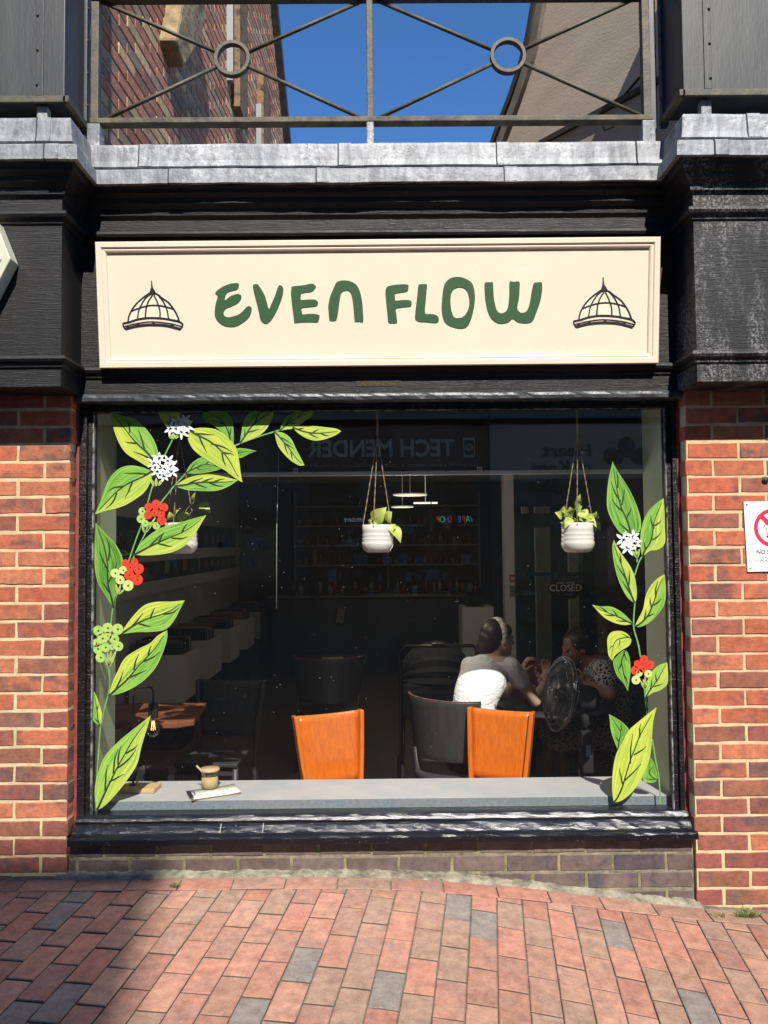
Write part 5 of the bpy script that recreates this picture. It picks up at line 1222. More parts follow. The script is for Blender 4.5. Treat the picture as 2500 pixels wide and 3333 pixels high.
# record bins and ledges along the left wall
for k, (Y, lab) in enumerate(((6.75, 'nearest pale record bin with a row of thin sleeves, left wall'), (7.75, 'second pale record bin from the front along the left wall'), (8.8, 'third pale record bin from the front along the left wall'), (9.9, 'fourth record bin from the front, mostly dark'), (11.0, 'farthest record bin against the left wall'))):
    bn = empty('record_bin', (-1.9, Y, FL), label=lab, cat='record bin', group='record bins along the left wall')
    m1 = MB(); hb, h0 = .83, .45 if k else .42
    m1.box(-.30, .18, 0, .02, h0, hb); m1.box(-.30, .18, .56, .58, h0, hb); m1.box(-.30, -.28, .0205, .5595, h0, hb); m1.box(.16, .18, .0205, .5595, h0, hb); m1.box(-.28, .16, .02, .56, h0, h0 + .02)
    m1.build('box', mat('pale_board', (.62, .61, .56), .7), bn)
    m1 = MB(); m1.box(-.26, .14, .05, .53, 0, h0 - .001); m1.build('plinth', DARK, bn)
    m1 = MB(); rr = random.Random(k)
    cols = [mat('sleeve_black', (.02, .02, .02), .4), mat('sleeve_cream', (.35, .3, .2), .5), mat('sleeve_orange', (.3, .12, .04), .5), mat('sleeve_blue', (.06, .09, .13), .5), mat('sleeve_grey', (.12, .12, .12), .5)]
    for i in range(22):
        y = .05 + i * .021; t = rr.uniform(-.01, .03); m1.box(-.26, .10 + rr.uniform(0, .03), y, y + .006, h0 + .03, hb + .10 + rr.uniform(-.03, .03), rr.choice((0, 0, 0, 1, 2, 3, 4)), M=Matrix.Rotation(t, 4, 'X') if False else None)
    m1.build('record_sleeves', cols, bn)
for k, (py, Y, lab) in enumerate(((1795, 7.4, 'upper display ledge of records on the left wall'), (1905, 7.0, 'lower display ledge of records on the left wall'))):
    z = P(600, py, Y).z - FL
    lg = empty('display_ledge', (RX0, 5.6, FL + z), label=lab, cat='shelf', group='record ledges on the left wall')
    m1 = MB(); m1.box(0, .10, 0, 6.2, -.09, 0); m1.box(.09, .10, 0, 6.2, .0005, .03); m1.build('shelf', mat('dim_white_board', (.5, .5, .48), .7), lg)
    rr = random.Random(40 + k)
    for i in range(17):
        rc = MB(); y = .1 + i * .36; rc.box(.03, .034, y, y + .30, .003, .31, M=Matrix.Translation((0, 0, 0)) @ Matrix.Rotation(R(0), 4, 'Y'))
        rc.box(.0345, .0352, y + .06, y + .06 + rr.uniform(.08, .18), .08, .08 + rr.uniform(.06, .16), 1)
        o = rc.build('record_sleeve', [mat('sleeve_dark_%d' % 0, (.03, .03, .035), .35), cols[rr.randint(1, 4)]]); o.location = lg.location; 
        tag(o, 'dark record sleeve displayed on the %s ledge of the left wall' % ('upper' if k == 0 else 'lower'), 'record', 'record sleeves on the %s ledge' % ('upper' if k == 0 else 'lower'))
# dark pot plant on the left
m1 = MB(); pc = P(420, 1760, 5.2); rr = random.Random(3)
for i in range(60):
    a = rr.uniform(0, 6.28); L_ = rr.uniform(.06, .2); b_ = Vector((0, 0, 0)); t_ = Vector((math.cos(a) * L_, math.sin(a) * L_, rr.uniform(.02, .22))); pothos(m1, b_.lerp(t_, .3), t_, .03, (0, 0, 1))
KP = empty('pot_plant', (pc.x, 5.2, pc.z - .1), label='dark leafy pot plant in the shade beside left window end', cat='plant'); m1.build('foliage', mat('dark_leaf', (.03, .05, .02), .6), KP)
m1 = MB(); m1.lathe([(0, -.14), (.05, -.14), (.07, 0), (.06, 0), (0, -.02)], n=20); m1.build('pot', DARK, KP)
m1 = MB(); m1.box(RX0, pc.x + .12, 5.08, 5.34, pc.z - .265, pc.z - .241); tag(m1.build('wall_shelf', DARK), 'short dark shelf carrying the leafy pot plant', 'shelf')

def fill_light(o, watt):                      # added fill light below a lit fitting, so the seated people show
    l = bpy.data.lights.new('fill_light', 'POINT'); l.energy = watt; l.shadow_soft_size = .12; l.color = (1, .88, .72)
    lo_ = bpy.data.objects.new('fill_light', l); C.objects.link(lo_); lo_.parent = o; lo_.location = (0, 0, -.34)
# back of the room: service counter, shelving, bottles, lamps
SC = empty('service_counter', (-.6, 10.6, FL), label='dark service counter across the back of the cafe', cat='counter')
m1 = MB(); m1.bbox(-.9, 1.7, 0, .6, 0, 1.05, .01); m1.build('body', DWALL, SC); m1 = MB(); m1.bbox(-.95, 1.75, -.04, .64, 1.0505, 1.09, .005); m1.build('worktop', mat('grey_worktop', (.09, .09, .09), .35), SC)
SH = empty('back_shelves', (-.4, 11.9, FL), label='tall dark shelving of jars and bottles on the back wall', cat='shelving')
m1 = MB()
for z in (1.45, 1.75, 2.05, 2.35): m1.box(-.9, 1.9, -.15, .28, z, z + .025)
for x in (-.92, .5, 1.9): m1.box(x, x + .02, -.15, .28, 1.1, 2.6)
m1.build('shelf', mat('dim_shelf', (.2, .19, .18), .6), SH)
rr = random.Random(9); bm_ = [mat('bottle_glass_dim', (.12, .14, .12), .2), mat('jar_white', (.18, .18, .17), .5), mat('tin_red', (.14, .04, .03), .4), mat('bottle_amber', (.14, .07, .02), .3)]
k_ = 0
for z in (1.475, 1.775, 2.075, 1.09):
    x = -.85
    while x < 1.8:
        if rr.random() < .8:
            r0 = rr.uniform(.02, .045); h0 = rr.uniform(.1, .22); m1 = MB()
            if rr.random() < .5: m1.lathe([(0, 0), (r0, 0), (r0, h0 * .6), (r0 * .35, h0 * .75), (r0 * .35, h0), (0, h0)], n=12)
            else: m1.lathe([(0, 0), (r0, 0), (r0, h0 * .7), (r0 * .9, h0 * .72), (r0 * .9, h0 * .8), (0, h0 * .8)], n=12)
            o = m1.build('bottle', rr.choice(bm_)); o.location = (-.4 + x, 11.83 if z > 1.2 else 10.9, FL + z + .0005)
            tag(o, 'small bottle or jar standing in the dim back shelves' if z > 1.2 else 'small bottle or jar standing on the back service counter', 'bottle', 'bottles on the back shelves' if z > 1.2 else 'bottles on the service counter')
        x += rr.uniform(.07, .16)
for (px, py, Y, s_, lab) in ((1404, 1694, 7.0, .10, 'smaller black pendant lamp left of the pair'), (1455, 1684, 6.6, .15, 'larger black pendant lamp right of the pair')):
    p = P(px, py, Y); PL = empty('pendant_lamp', p, label=lab, cat='pendant lamp', group='black pendant lamps'); m1 = MB()
    m1.lathe([(s_ * .62, -.09), (s_ * .6, -.04), (s_ * .42, .03), (s_ * .22, .06), (s_ * .12, .10), (.0, .12)], n=28); m1.build('lamp_shade', mat('black_enamel', (.015, .015, .015), .3), PL)
    m1 = MB(); m1.tube([(0, 0, .11), (0, 0, EZ(CEI) - p.z)], .004, 6); m1.build('cord', DARK, PL)
    m1 = MB(); m1.ell((0, 0, -.05), (.03, .03, .035)); m1.build('bulb', mat('unlit_bulb', (.2, .19, .17), .3), PL)
for (px, py, Y, r_, lab) in ((1335, 1608, 4.25, .092, 'larger oval hanging light glowing faintly'), (1310, 1648, 4.9, .070, 'smaller oval hanging light further back')):
    p = P(px, py, Y); m1 = MB(); m1.lathe([(0, -.008), (r_, -.008), (r_ * 1.05, 0), (0, .004)], n=32)
    m1.tube([(0, 0, 0), (0, 0, EZ(CEI) - p.z)], .0008, 4)
    o = tag(m1.build('ceiling_light', mat('dim_lit_disc', (.8, .74, .6), .5, emit=.16)), lab, 'ceiling light', 'oval ceiling lights'); o.location = p; fill_light(o, 5)
p = P(1385, 1637, 9.0); m1 = MB(); m1.bbox(-.14, .14, -.03, .03, -.009, .009, .004); m1.tube([(0, 0, .009), (0, 0, EZ(CEI) - p.z)], .0015, 4)
o = tag(m1.build('tube_light', mat('lit_tube', (.9, .88, .8), .5, emit=.8)), 'short glowing tube light near the oval lights', 'tube light'); o.location = p
fill_light(o, 4.5)

# pillar, green door, closed sign, call point
PLB = mat('dim_white_pillar', (.65, .64, .6), .7)
a, b_ = P(1641, 1700, 6.6), P(1673, 1700, 6.6); m1 = MB(); m1.box(a.x, b_.x, 6.6, 6.72, FL, EZ(CEI) - .002); tag(m1.build('pillar', PLB), 'narrow off-white pillar beside the dark green door', 'pillar')
m1 = MB(); p = P(1668, 1882, 6.59); m1.bbox(-.028, .028, -.02, 0, -.03, .03, .004); m1.bbox(-.016, .016, -.023, -.0205, -.016, .012, .002, 1); o = tag(m1.build('fire_call_point', [mat('alarm_red', (.35, .02, .02), .4), mat('alarm_white', (.5, .5, .5), .4)]), 'small red fire call point on the white pillar', 'call point'); o.location = p
m1 = MB(); p = P(1668, 1925, 6.59); m1.box(-.025, .025, -.003, 0, -.05, .05); [m1.box(-.022, .022, -.0045, -.0035, z, z + .014, k) for k, z in ((1, .03), (2, .01), (3, -.01), (4, -.035))]
o = tag(m1.build('safety_notice', [mat('notice_white', (.35, .35, .33), .6), mat('notice_green', (.05, .18, .1), .6), mat('notice_blue', (.08, .2, .22), .6), mat('notice_teal', (.05, .15, .15), .6), mat('notice_pink', (.4, .05, .08), .6)]), 'striped safety notice under the fire call point', 'notice'); o.location = p
DR = empty('green_door', (P(1680, 2000, 6.5).x, 6.5, FL), label='dark green framed glass door standing open behind the two people', cat='door')
wd = P(1935, 1900, 6.5).x - DR.location.x; dz = EZ(.25) - FL
GRD = mat('dark_green_gloss', (.012, .03, .024), .3)
m1 = MB(); m1.box(0, .14, 0, .04, 0, dz); m1.box(wd - .10, wd, 0, .04, 0, dz); m1.box(.1405, wd - .1005, 0, .04, dz - .12, dz); m1.box(.1405, wd - .1005, 0, .04, 0, .2); m1.box(.1405, wd - .1005, .005, .035, 1.50, 1.53); m1.build('frame', GRD, DR)
m1 = MB(); m1.box(.1405, wd - .1005, .018, .022, .2005, 1.4995); m1.box(.1405, wd - .1005, .018, .022, 1.5305, dz - .1205); m1.build('glass', JG, DR)
m1 = MB(); m1.tube([(wd - .05, -.001, 1.02), (wd - .05, -.06, 1.02)], .012, 8); m1.ell((wd - .05, -.07, 1.02), (.028, .02, .028)); m1.build('handle', mat('dull_brass', (.25, .18, .08), .35, metal=.8), DR)
m1 = MB(); m1.bbox(wd + .02, wd + .10, -.01, .0, .85, 1.2, .003); m1.build('lock_plate', mat('old_lock', (.10, .09, .05), .6, (.25, .23, .15), 60), DR)
# pale panels behind the door glass
for (x0, x1, lab) in ((1700, 1722, 0), (1742, 1790, 1), (1850, 1880, 2)):
    a, b_ = P(x0, 1700, 7.4), P(x1, 1700, 7.4); m1 = MB(); m1.box(a.x, b_.x, 7.4, 7.46, FL, EZ(.35)); tag(m1.build('wall_panel', PLB), ('narrow', 'wide', 'third')[lab] + ' pale upright panel seen through the door glass', 'panel')
m1 = MB(); a, b_ = P(2000, 1700, 5.9), P(2080, 1700, 5.9); m1.box(a.x, b_.x + .1, 5.9, 6.1, FL, EZ(CEI) - .002); tag(m1.build('column', mat('plum_column', (.05, .02, .03), .6)), 'dark plum column at the right end of the room', 'column')
p = P(1841, 1912, 6.42); CS = empty('closed_sign', p, label='ornate black plaque reading CLOSED hanging on the door glass', cat='sign')
ps = []
hw, hh = .145, .098
for t in range(64):
    a = 2 * math.pi * t / 64; x, z = math.cos(a), math.sin(a); e_ = (abs(x) ** 3.2 + abs(z) ** 3.2) ** (-1 / 3.2); n_ = 1 - .10 * abs(math.sin(2 * a)) ** 8; ps.append((x * e_ * hw * n_, z * e_ * hh * n_))
m1 = MB(); m1.prism(ps, 0, .008, 'y'); m1.build('board', mat('black_plaque', (.008, .008, .009), .4), CS)
m1 = MB(); m1.tube([(x * .93, -.001, z * .92) for x, z in ps + ps[:1]], .0014, 4, caps=False); m1.tube([(-.09, .004, .085), (0, .01, .26), (.09, .004, .085)], .002, 4); m1.build('rim_line', mat('dim_silver', (.16, .16, .16), .5), CS)
TS = lambda z: Matrix.Translation((0, -.001, z)) @ Matrix.Rotation(R(90), 4, 'X')
LTC = mat('plaque_letter', (.7, .68, .66), .5)
text_obj('lettering', 'CLOSED', .078, TS(-.030), LTC, CS, .0004, sx=.93); text_obj('lettering', "SORRY, WE'RE", .024, TS(.030), LTC, CS, .0004)
m1 = MB()
for s in (-1, 1):
    for z in (.066, -.062): m1.tube([(s * x, -.001, z + y) for x, y in ((.0, .0), (.015, .006), (.03, -.004), (.045, .005), (.058, .0), (.05, -.004))], .0012, 4)
m1.build('scrollwork', LTC, CS)
# crate of sleeves behind the woman
p = P(1560, 2010, 6.4); m1 = MB(); m1.box(-.14, .12, 0, .3, -.45, .0); 
BX = empty('archive_box', (p.x, 6.4, P(1560, 1976, 6.4).z), label='dim white storage box on a cabinet beside the pillar behind the woman', cat='box'); m1.build('body', mat('dim_box', (.42, .42, .4), .7), BX)
m1 = MB(); [m1.box(-.10 + i * .02, -.094 + i * .02, .02, .28, .0005, .05 + .02 * (i % 3)) for i in range(8)]; m1.build('files', DARK, BX)
m1 = MB(); m1.box(-.15, .13, 6.4, 6.75, FL, BX.location.z - .4505); o = tag(m1.build('cabinet', mat('grey_cabinet', (.08, .08, .075), .6)), 'low grey cabinet under the white storage box', 'cabinet'); o.location.x = p.x
# notes lying on things
for (px, py, Y, w_, h_, rot, lab) in ((1108, 2004, 10.55, .10, .20, 8, 'cream paper sheet pinned to the front of the back service counter'),):
    p = P(px, py, Y); m1 = MB(); m1.box(-w_ / 2, w_ / 2, 0, .002, -h_ / 2, h_ / 2, M=Matrix.Rotation(R(rot), 4, 'Y')); o = tag(m1.build('paper_sheet', mat('dim_paper', (.25, .22, .15), .8)), lab, 'paper'); o.location = p
p = PZ(1085, 2142, FL + .75); m1 = MB(); m1.lathe([(0, 0), (.16, 0), (.18, .012), (.19, .02), (.17, .02), (0, .008)], n=24)
DT = empty('side_table', (p.x, p.y, FL), label='small dark table behind the orange chair with folded napkin', cat='table'); m2 = MB(); m2.bbox(-.3, .3, -.3, .3, .72, .745, .004); m2.build('table_top', DARK, DT); m2 = MB(); m2.tube([(0, 0, 0), (0, 0, .72)], .03, 8); m2.build('leg', DARK, DT)
m2 = MB(); m2.box(-.10, .09, -.05, .06, 0, .006, M=Matrix.Rotation(R(12), 4, 'Z')); o = tag(m2.build('napkin', mat('napkin', (.5, .48, .36), .8)), 'folded pale napkin on the small dark table', 'napkin'); o.location = (p.x, p.y, FL + .7455)
# red jacket on a chair back between the two people
p = P(1770, 2150, 5.7)
barrel((p.x, 5.75, FL), R(0), 'chair under the dark red jacket at the far side of round table', BLW, .22, 180, 360, .86, .5)
m1 = MB(); vs = []
for i in range(9):
    for j in range(17):
        a = R(175 + 190 * j / 16); rr_ = .25 + .015 * math.sin(j * 1.7 + i) + .02 * i / 8; vs.append((rr_ * math.cos(a), rr_ * math.sin(a), .92 - .06 * i + .02 * math.sin(j * 1.1)))
m1.add(vs, [(i * 17 + j, i * 17 + j + 1, i * 17 + 18 + j, i * 17 + 17 + j) for i in range(8) for j in range(16)], 0, None, True)
jk = tag(m1.build('jacket', mat('dark_red_cloth', (.11, .008, .015), .9)), 'dark red jacket draped over a chair behind the fan', 'jacket'); jk.location = (p.x, 5.75, FL); sd_ = jk.modifiers.new('t', 'SOLIDIFY'); sd_.thickness = .012
# ------------------------------------------------------------ people
def body_mesh(name, build, mt_, parent=None, vox=.007, it=4, loc=(0, 0, 0)):
    m = MB(); build(m); o = m.build(name, mt_)
    rm = o.modifiers.new('r', 'REMESH'); rm.mode = 'VOXEL'; rm.voxel_size = vox; rm.use_smooth_shade = True
    s_ = o.modifiers.new('s', 'SMOOTH'); s_.factor = .5; s_.iterations = it
    dg = bpy.context.evaluated_depsgraph_get(); dg.update()
    me = bpy.data.meshes.new_from_object(o.evaluated_get(dg)); old = o.data; o.modifiers.clear(); o.data = me; bpy.data.meshes.remove(old)
    for p in me.polygons: p.use_smooth = True
    if parent is not None: o.parent = parent
    return o
def limb(m, pts, rads, n=14):
    pts = [Vector(p) for p in pts]; sp = catmull(pts, 6); k = len(pts); rs = []
    for i in range(len(sp)):
        t = i / 6; a = min(int(t), k - 2); f = t - a; ra, rb = rads[a], rads[min(a + 1, k - 1)]
        if isinstance(ra, (int, float)): ra = (ra, ra)
        if isinstance(rb, (int, float)): rb = (rb, rb)
        rs.append((ra[0] + (rb[0] - ra[0]) * f, ra[1] + (rb[1] - ra[1]) * f))
    m.tube(sp, rs, n)
    for p, r in ((sp[0], rs[0]), (sp[-1], rs[-1])): m.ell(p, (min(r),) * 3, nu=12, nv=8)
def head(m, c, f, up, s=1.0):
    """skull, jaw, nose, lips, brow, ears; f = facing direction"""
    f = Vector(f).normalized(); up = Vector(up); up = (up - f * up.dot(f)).normalized(); r = f.cross(up)
    M = Matrix((r, f, up)).transposed(); c = Vector(c)
    def W(x, y, z): return c + M @ Vector((x * s, y * s, z * s))
    m.ell(W(0, -.012, .028), (.074 * s, .092 * s, .086 * s), M); m.ell(W(0, .03, -.02), (.062 * s, .062 * s, .075 * s), M)
    m.ell(W(0, .048, -.072), (.038 * s, .038 * s, .034 * s), M); m.ell(W(0, .078, -.088), (.019 * s, .017 * s, .016 * s), M, 12, 8)
    m.tube([W(0, .085, .012), W(0, .104, -.018), W(0, .108, -.030)], [.008 * s, .011 * s, .013 * s], 8)
    for sx in (-1, 1):
        m.ell(W(sx * .030, .070, .022), (.020 * s, .016 * s, .008 * s), M, 10, 6); m.ell(W(sx * .034, .062, -.022), (.022 * s, .022 * s, .02 * s), M, 10, 6)
        m.ell(W(sx * .009, .102, -.033), (.007 * s, .008 * s, .006 * s), M, 8, 6)
        m.ell(W(sx * .074, -.004, -.008), (.007 * s, .017 * s, .030 * s), M, 10, 8); m.ell(W(sx * .077, -.010, .004), (.006 * s, .012 * s, .014 * s), M, 8, 6)
    m.ell(W(0, .089, -.055), (.021 * s, .011 * s, .006 * s), M, 12, 6); m.ell(W(0, .087, -.064), (.019 * s, .011 * s, .007 * s), M, 12, 6)
    return W
def hand(m, wrist, d, side, palm, s=1.0, curl=.55):
    """d = along the fingers, side = thumb side, palm = direction the palm faces"""
    d = Vector(d).normalized(); side = Vector(side); side = (side - d * side.dot(d)).normalized(); palm = d.cross(side) if d.cross(side).dot(Vector(palm)) > 0 else side.cross(d)
    w_ = Vector(wrist); M = Matrix((side, d, palm)).transposed()
    m.ell(w_ + d * .045 * s, (.038 * s, .052 * s, .016 * s), M, 14, 8)
    for k, (o_, L_) in enumerate(((.029, .072), (.010, .080), (-.010, .074), (-.028, .058))):
        p = w_ + d * .082 * s + side * o_ * s; q = [p]; a = curl * .5
        for seg in (.45, .32, .23):
            dd = d * math.cos(a) + palm * math.sin(a); p = p + dd * L_ * seg * s; q.append(p.copy()); a += curl
        m.tube(q, [.0095 * s, .009 * s, .008 * s, .0068 * s], 8)
        m.ell(q[-1], (.0068 * s,) * 3, nu=8, nv=6)
    b0 = w_ + d * .025 * s + side * .03 * s; q = [b0, b0 + (side * .8 + d * .5 + palm * .2).normalized() * .035 * s, b0 + (side * .75 + d * .9 + palm * .4).normalized() * .06 * s, b0 + (side * .55 + d * 1.1 + palm * .7).normalized() * .078 * s]
    m.tube(q, [.013 * s, .011 * s, .0095 * s, .0075 * s], 8); m.ell(q[-1], (.0075 * s,) * 3, nu=8, nv=6)

SKIN = mat('fair_skin', (.66, .42, .31), .5, (.60, .37, .27), 12)
SKIN2 = mat('warm_skin', (.32, .16, .10), .55, (.28, .13, .085), 12)
HAIR = mat('dark_brown_hair', (.022, .014, .010), .45, (.035, .022, .015), 60, st=(4, 4, .4))
def shirt_mat():
    m, n, b = nodes('pale_tshirt_cotton'); n.links.new(mix(n, ramp(n, noise(n, 5, 4), .4, .6), (.84, .84, .83), (.76, .76, .76)), b.inputs['Base Color']); b.inputs['Roughness'].default_value = .9
    bump(n, b, noise(n, 7, 4, stretch=(1.2, 1.2, 3.2), dist=1.5), .02, .6); return m
SHIRT = shirt_mat()
# --- woman at the table, seen from behind, face turned to the right
WY = 4.60
hip = Vector((P(1545, 2400, 4.52).x, 4.55, FL + .56)); waist = P(1545, 2290, 4.52); chest = P(1575, 2205, 4.60); neckb = P(1600, 2140, 4.68)
hc = P(1620, 2078, 4.72)
shL, shR = P(1530, 2168, 4.66), P(1662, 2170, 4.62)
elR, wrR = P(1742, 2282, 4.72), P(1778, 2222, 4.92)
elL, wrL = P(1640, 2262, 4.98), P(1696, 2192, 5.05)
fdir = Vector((.93, .34, -.08)); W1 = empty('person', (hip.x, hip.y, FL), label='woman in pale T-shirt with patterned headband, seated with her back to the window', cat='person')
o_ = Vector(W1.location)
def wb(m):
    limb(m, [hip - o_, waist - o_, chest - o_, neckb - o_ + Vector((0, .0, -.02))], [(.15, .13), (.118, .10), (.135, .105), (.07, .06)], 20)
    limb(m, [shL - o_, chest.lerp(neckb, .6) - o_, shR - o_], [.05, .075, .05])
    limb(m, [neckb - o_ + Vector((0, 0, -.02)), hc - o_ + Vector((-.01, -.01, -.07))], [.05, .045])
    limb(m, [shR - o_, shR.lerp(elR, .5) - o_ + Vector((0, 0, .005)), elR - o_], [.048, .043, .036]); limb(m, [elR - o_, elR.lerp(wrR, .35) - o_, wrR - o_], [.036, .038, .024])
    limb(m, [shL - o_, Vector((shL.x + .02, 4.9, FL + .95)) - o_, elL - o_], [.048, .042, .036]); limb(m, [elL - o_, wrL - o_], [.036, .024])
    hand(m, wrR - o_, (.15, .35, .9), (-.6, .3, 0), (-1, 0, .2)); hand(m, wrL - o_, (.35, -.1, .9), (0, -1, 0), (.8, 0, 0), curl=.8)
    for s_ in (-1, 1):
        kn = Vector((hip.x + s_ * .11 + .12, 5.0, FL + .50)); limb(m, [hip - o_ + Vector((s_ * .08, 0, -.02)), kn - o_], [.085, .058]); limb(m, [kn - o_, Vector((kn.x, 5.02, FL + .08)) - o_], [.056, .036]); limb(m, [Vector((kn.x, 4.98, FL + .045)) - o_, Vector((kn.x, 5.18, FL + .03)) - o_], [.038, .03])
    head(m, hc - o_, fdir, (0.05, .1, 1), 1.0)
bw = body_mesh('body', wb, SKIN, W1, .0055, 3)
def ws(m):
    limb(m, [hip - o_, waist - o_, chest - o_, neckb - o_ + Vector((0, .01, -.045))], [(.162, .142), (.128, .110), (.146, .116), (.085, .072)], 20)
    limb(m, [shL - o_, chest.lerp(neckb, .6) - o_ + Vector((0, 0, -.015)), shR - o_], [.056, .078, .056])
    limb(m, [shR - o_, shR.lerp(elR, .38) - o_], [.058, .060]); limb(m, [shL - o_, shL.lerp(Vector((shL.x + .02, 4.9, FL + .95)), .4) - o_], [.058, .058])
body_mesh('shirt', ws, SHIRT, W1, .008, 4)
def hair(m):
    f = fdir.normalized(); r = Vector((f.y, -f.x, 0)); c = hc - o_
    m.ell(c - f * .022 + Vector((0, 0, .034)), (.088, .088, .088)); m.ell(c - f * .055 + Vector((0, 0, -.01)), (.070, .070, .080))
    limb(m, [c - f * .05, c - f * .075 + Vector((-.02, 0, -.09)), c - f * .07 + Vector((-.02, 0, -.125))], [.068, .058, .03])
    m.ell(c + f * .025 + r * .045 + Vector((0, 0, .050)), (.045, .045, .045)); m.ell(c + f * .025 - r * .045 + Vector((0, 0, .050)), (.045, .045, .045))
body_mesh('hair', hair, HAIR, W1, .006, 3)
m1 = MB(); f = fdir.normalized(); up_ = Vector((0, 0, 1)); f = (f - up_ * f.dot(up_)).normalized(); r = f.cross(up_); c = hc - o_
vs = []
for i in range(25):
    a = -.25 * math.pi + 1.5 * math.pi * i / 24; q = math.sin(i / 24 * math.pi)
    for k in (-1, 0, 1): vs.append(c + r * math.cos(a) * .0935 + up_ * (.030 + math.sin(a) * .0935) + f * (.000 + k * (.010 + .014 * q)) + (r * math.cos(a) + up_ * math.sin(a)) * (.002 if k == 0 else -.003))
m1.add(vs, [(i * 3 + j, i * 3 + j + 1, i * 3 + 4 + j, i * 3 + 3 + j) for i in range(24) for j in range(2)], 0, None, True)
hb = m1.build('headband', mat('patterned_headband', (.75, .75, .66), .8, (.25, .25, .18), 90, lo=.48, hi=.55), W1); sd_ = hb.modifiers.new('t', 'SOLIDIFY'); sd_.thickness = .006; sd_.offset = 1
m1 = MB(); m1.ell(c + r * .082 + up_ * -.045, (.004,) * 3, nu=8, nv=6); m1.build('earring', mat('pearl', (.7, .7, .68), .2), W1)
m1 = MB()
for s_ in (-1, 1):
    e_ = c + f * .083 + r * s_ * .031 + up_ * .006; m1.ell(e_, (.011, .008, .007), nu=10, nv=6); 
m1.build('eyes', mat('dark_eye', (.04, .03, .025), .2), W1)
# trousers
def wt_(m):
    limb(m, [hip - o_ + Vector((0, 0, -.01)), hip - o_ + Vector((0, 0, .06))], [(.165, .15), (.15, .13)], 18)
    for s_ in (-1, 1):
        kn = Vector((hip.x + s_ * .11 + .12, 5.0, FL + .50)); limb(m, [hip - o_ + Vector((s_ * .08, 0, -.02)), kn - o_], [.095, .068]); limb(m, [kn - o_, Vector((kn.x, 5.02, FL + .12)) - o_], [.066, .05])
body_mesh('trousers', wt_, mat('dark_trousers', (.02, .022, .03), .9), W1, .009, 3)

# --- second person, side on, facing left
P2Y = 5.12
h2 = P(1878, 2108, P2Y); nk2 = P(1915, 2150, P2Y + .02); ch2 = P(1985, 2225, P2Y + .02); wa2 = P(2010, 2320, P2Y + .03)
hp2 = Vector((wa2.x + .0, P2Y + .03, FL + .55)); sh2 = P(1965, 2185, P2Y - .12); el2 = P(1990, 2262, P2Y - .22); wr2 = P(1905, 2226, P2Y - .15); sh2b = P(1950, 2185, P2Y + .2); el2b = P(1950, 2262, P2Y + .26); wr2b = P(1880, 2225, P2Y + .1)
W2 = empty('person', (hp2.x, hp2.y, FL), label='person in black and grey animal-print dress leaning on the table behind the fan', cat='person'); o2 = Vector(W2.location)
f2 = Vector((-.94, -.2, -.28))
def pb(m):
    limb(m, [hp2 - o2, wa2 - o2, ch2 - o2, nk2 - o2], [(.20, .18), (.165, .16), (.16, .15), (.08, .075)], 20)
    limb(m, [nk2 - o2, h2 - o2 + Vector((.02, 0, -.05))], [.062, .055])
    for a, b, c_ in ((sh2, el2, wr2), (sh2b, el2b, wr2b)):
        limb(m, [a - o2, a.lerp(b, .5) - o2, b - o2], [.066, .056, .046]); limb(m, [b - o2, b.lerp(c_, .4) - o2, c_ - o2], [.046, .042, .028])
    limb(m, [sh2 - o2, ch2.lerp(nk2, .4) - o2, sh2b - o2], [.07, .1, .07])
    hand(m, wr2 - o2, (-.9, .1, .35), (0, -.2, 1), (0, 1, 0), curl=.7); hand(m, wr2b - o2, (-.9, -.2, .3), (0, -.2, 1), (0, -1, 0), curl=.7)
    for s_ in (-1, 1):
        kn = Vector((hp2.x - .42, hp2.y + s_ * .12, FL + .50)); limb(m, [hp2 - o2 + Vector((0, s_ * .1, -.02)), kn - o2], [.10, .065]); limb(m, [kn - o2, Vector((kn.x, kn.y, FL + .08)) - o2], [.06, .04]); limb(m, [Vector((kn.x + .03, kn.y, FL + .045)) - o2, Vector((kn.x - .17, kn.y, FL + .03)) - o2], [.04, .03])
    head(m, h2 - o2, f2, (0, 0, 1), 1.05)
body_mesh('body', pb, SKIN2, W2, .0065, 3)
def animal():
    m, n, b = nodes('animal_print_fabric'); tc = nn(n, 'ShaderNodeTexCoord'); v = nn(n, 'ShaderNodeTexVoronoi', feature='DISTANCE_TO_EDGE', i_Scale=42); ns = nn(n, 'ShaderNodeTexNoise', i_Scale=20, i_Detail=2); n.links.new(tc.outputs['Object'], ns.inputs[0])
    n.links.new(mix(n, .03, tc.outputs['Object'], ns.outputs[1], 'ADD'), v.inputs[0]); n.links.new(mix(n, ramp(n, v.outputs[0], .10, .16), (.5, .48, .45), (.02, .02, .02)), b.inputs['Base Color']); b.inputs['Roughness'].default_value = .9; return m
def pd(m):
    limb(m, [hp2 - o2 + Vector((0, 0, -.08)), wa2 - o2, ch2 - o2, ch2.lerp(nk2, .7) - o2], [(.24, .21), (.178, .172), (.172, .162), (.11, .10)], 20)
    for a, b in ((sh2, el2), (sh2b, el2b)): limb(m, [a - o2, a.lerp(b, .45) - o2], [.078, .078])
    limb(m, [sh2 - o2, ch2.lerp(nk2, .4) - o2, sh2b - o2], [.078, .105, .078])
    for s_ in (-1, 1):
        kn = Vector((hp2.x - .42, hp2.y + s_ * .12, FL + .50)); limb(m, [hp2 - o2 + Vector((0, s_ * .1, -.02)), kn - o2], [.115, .085])
body_mesh('dress', pd, animal(), W2, .010, 3)
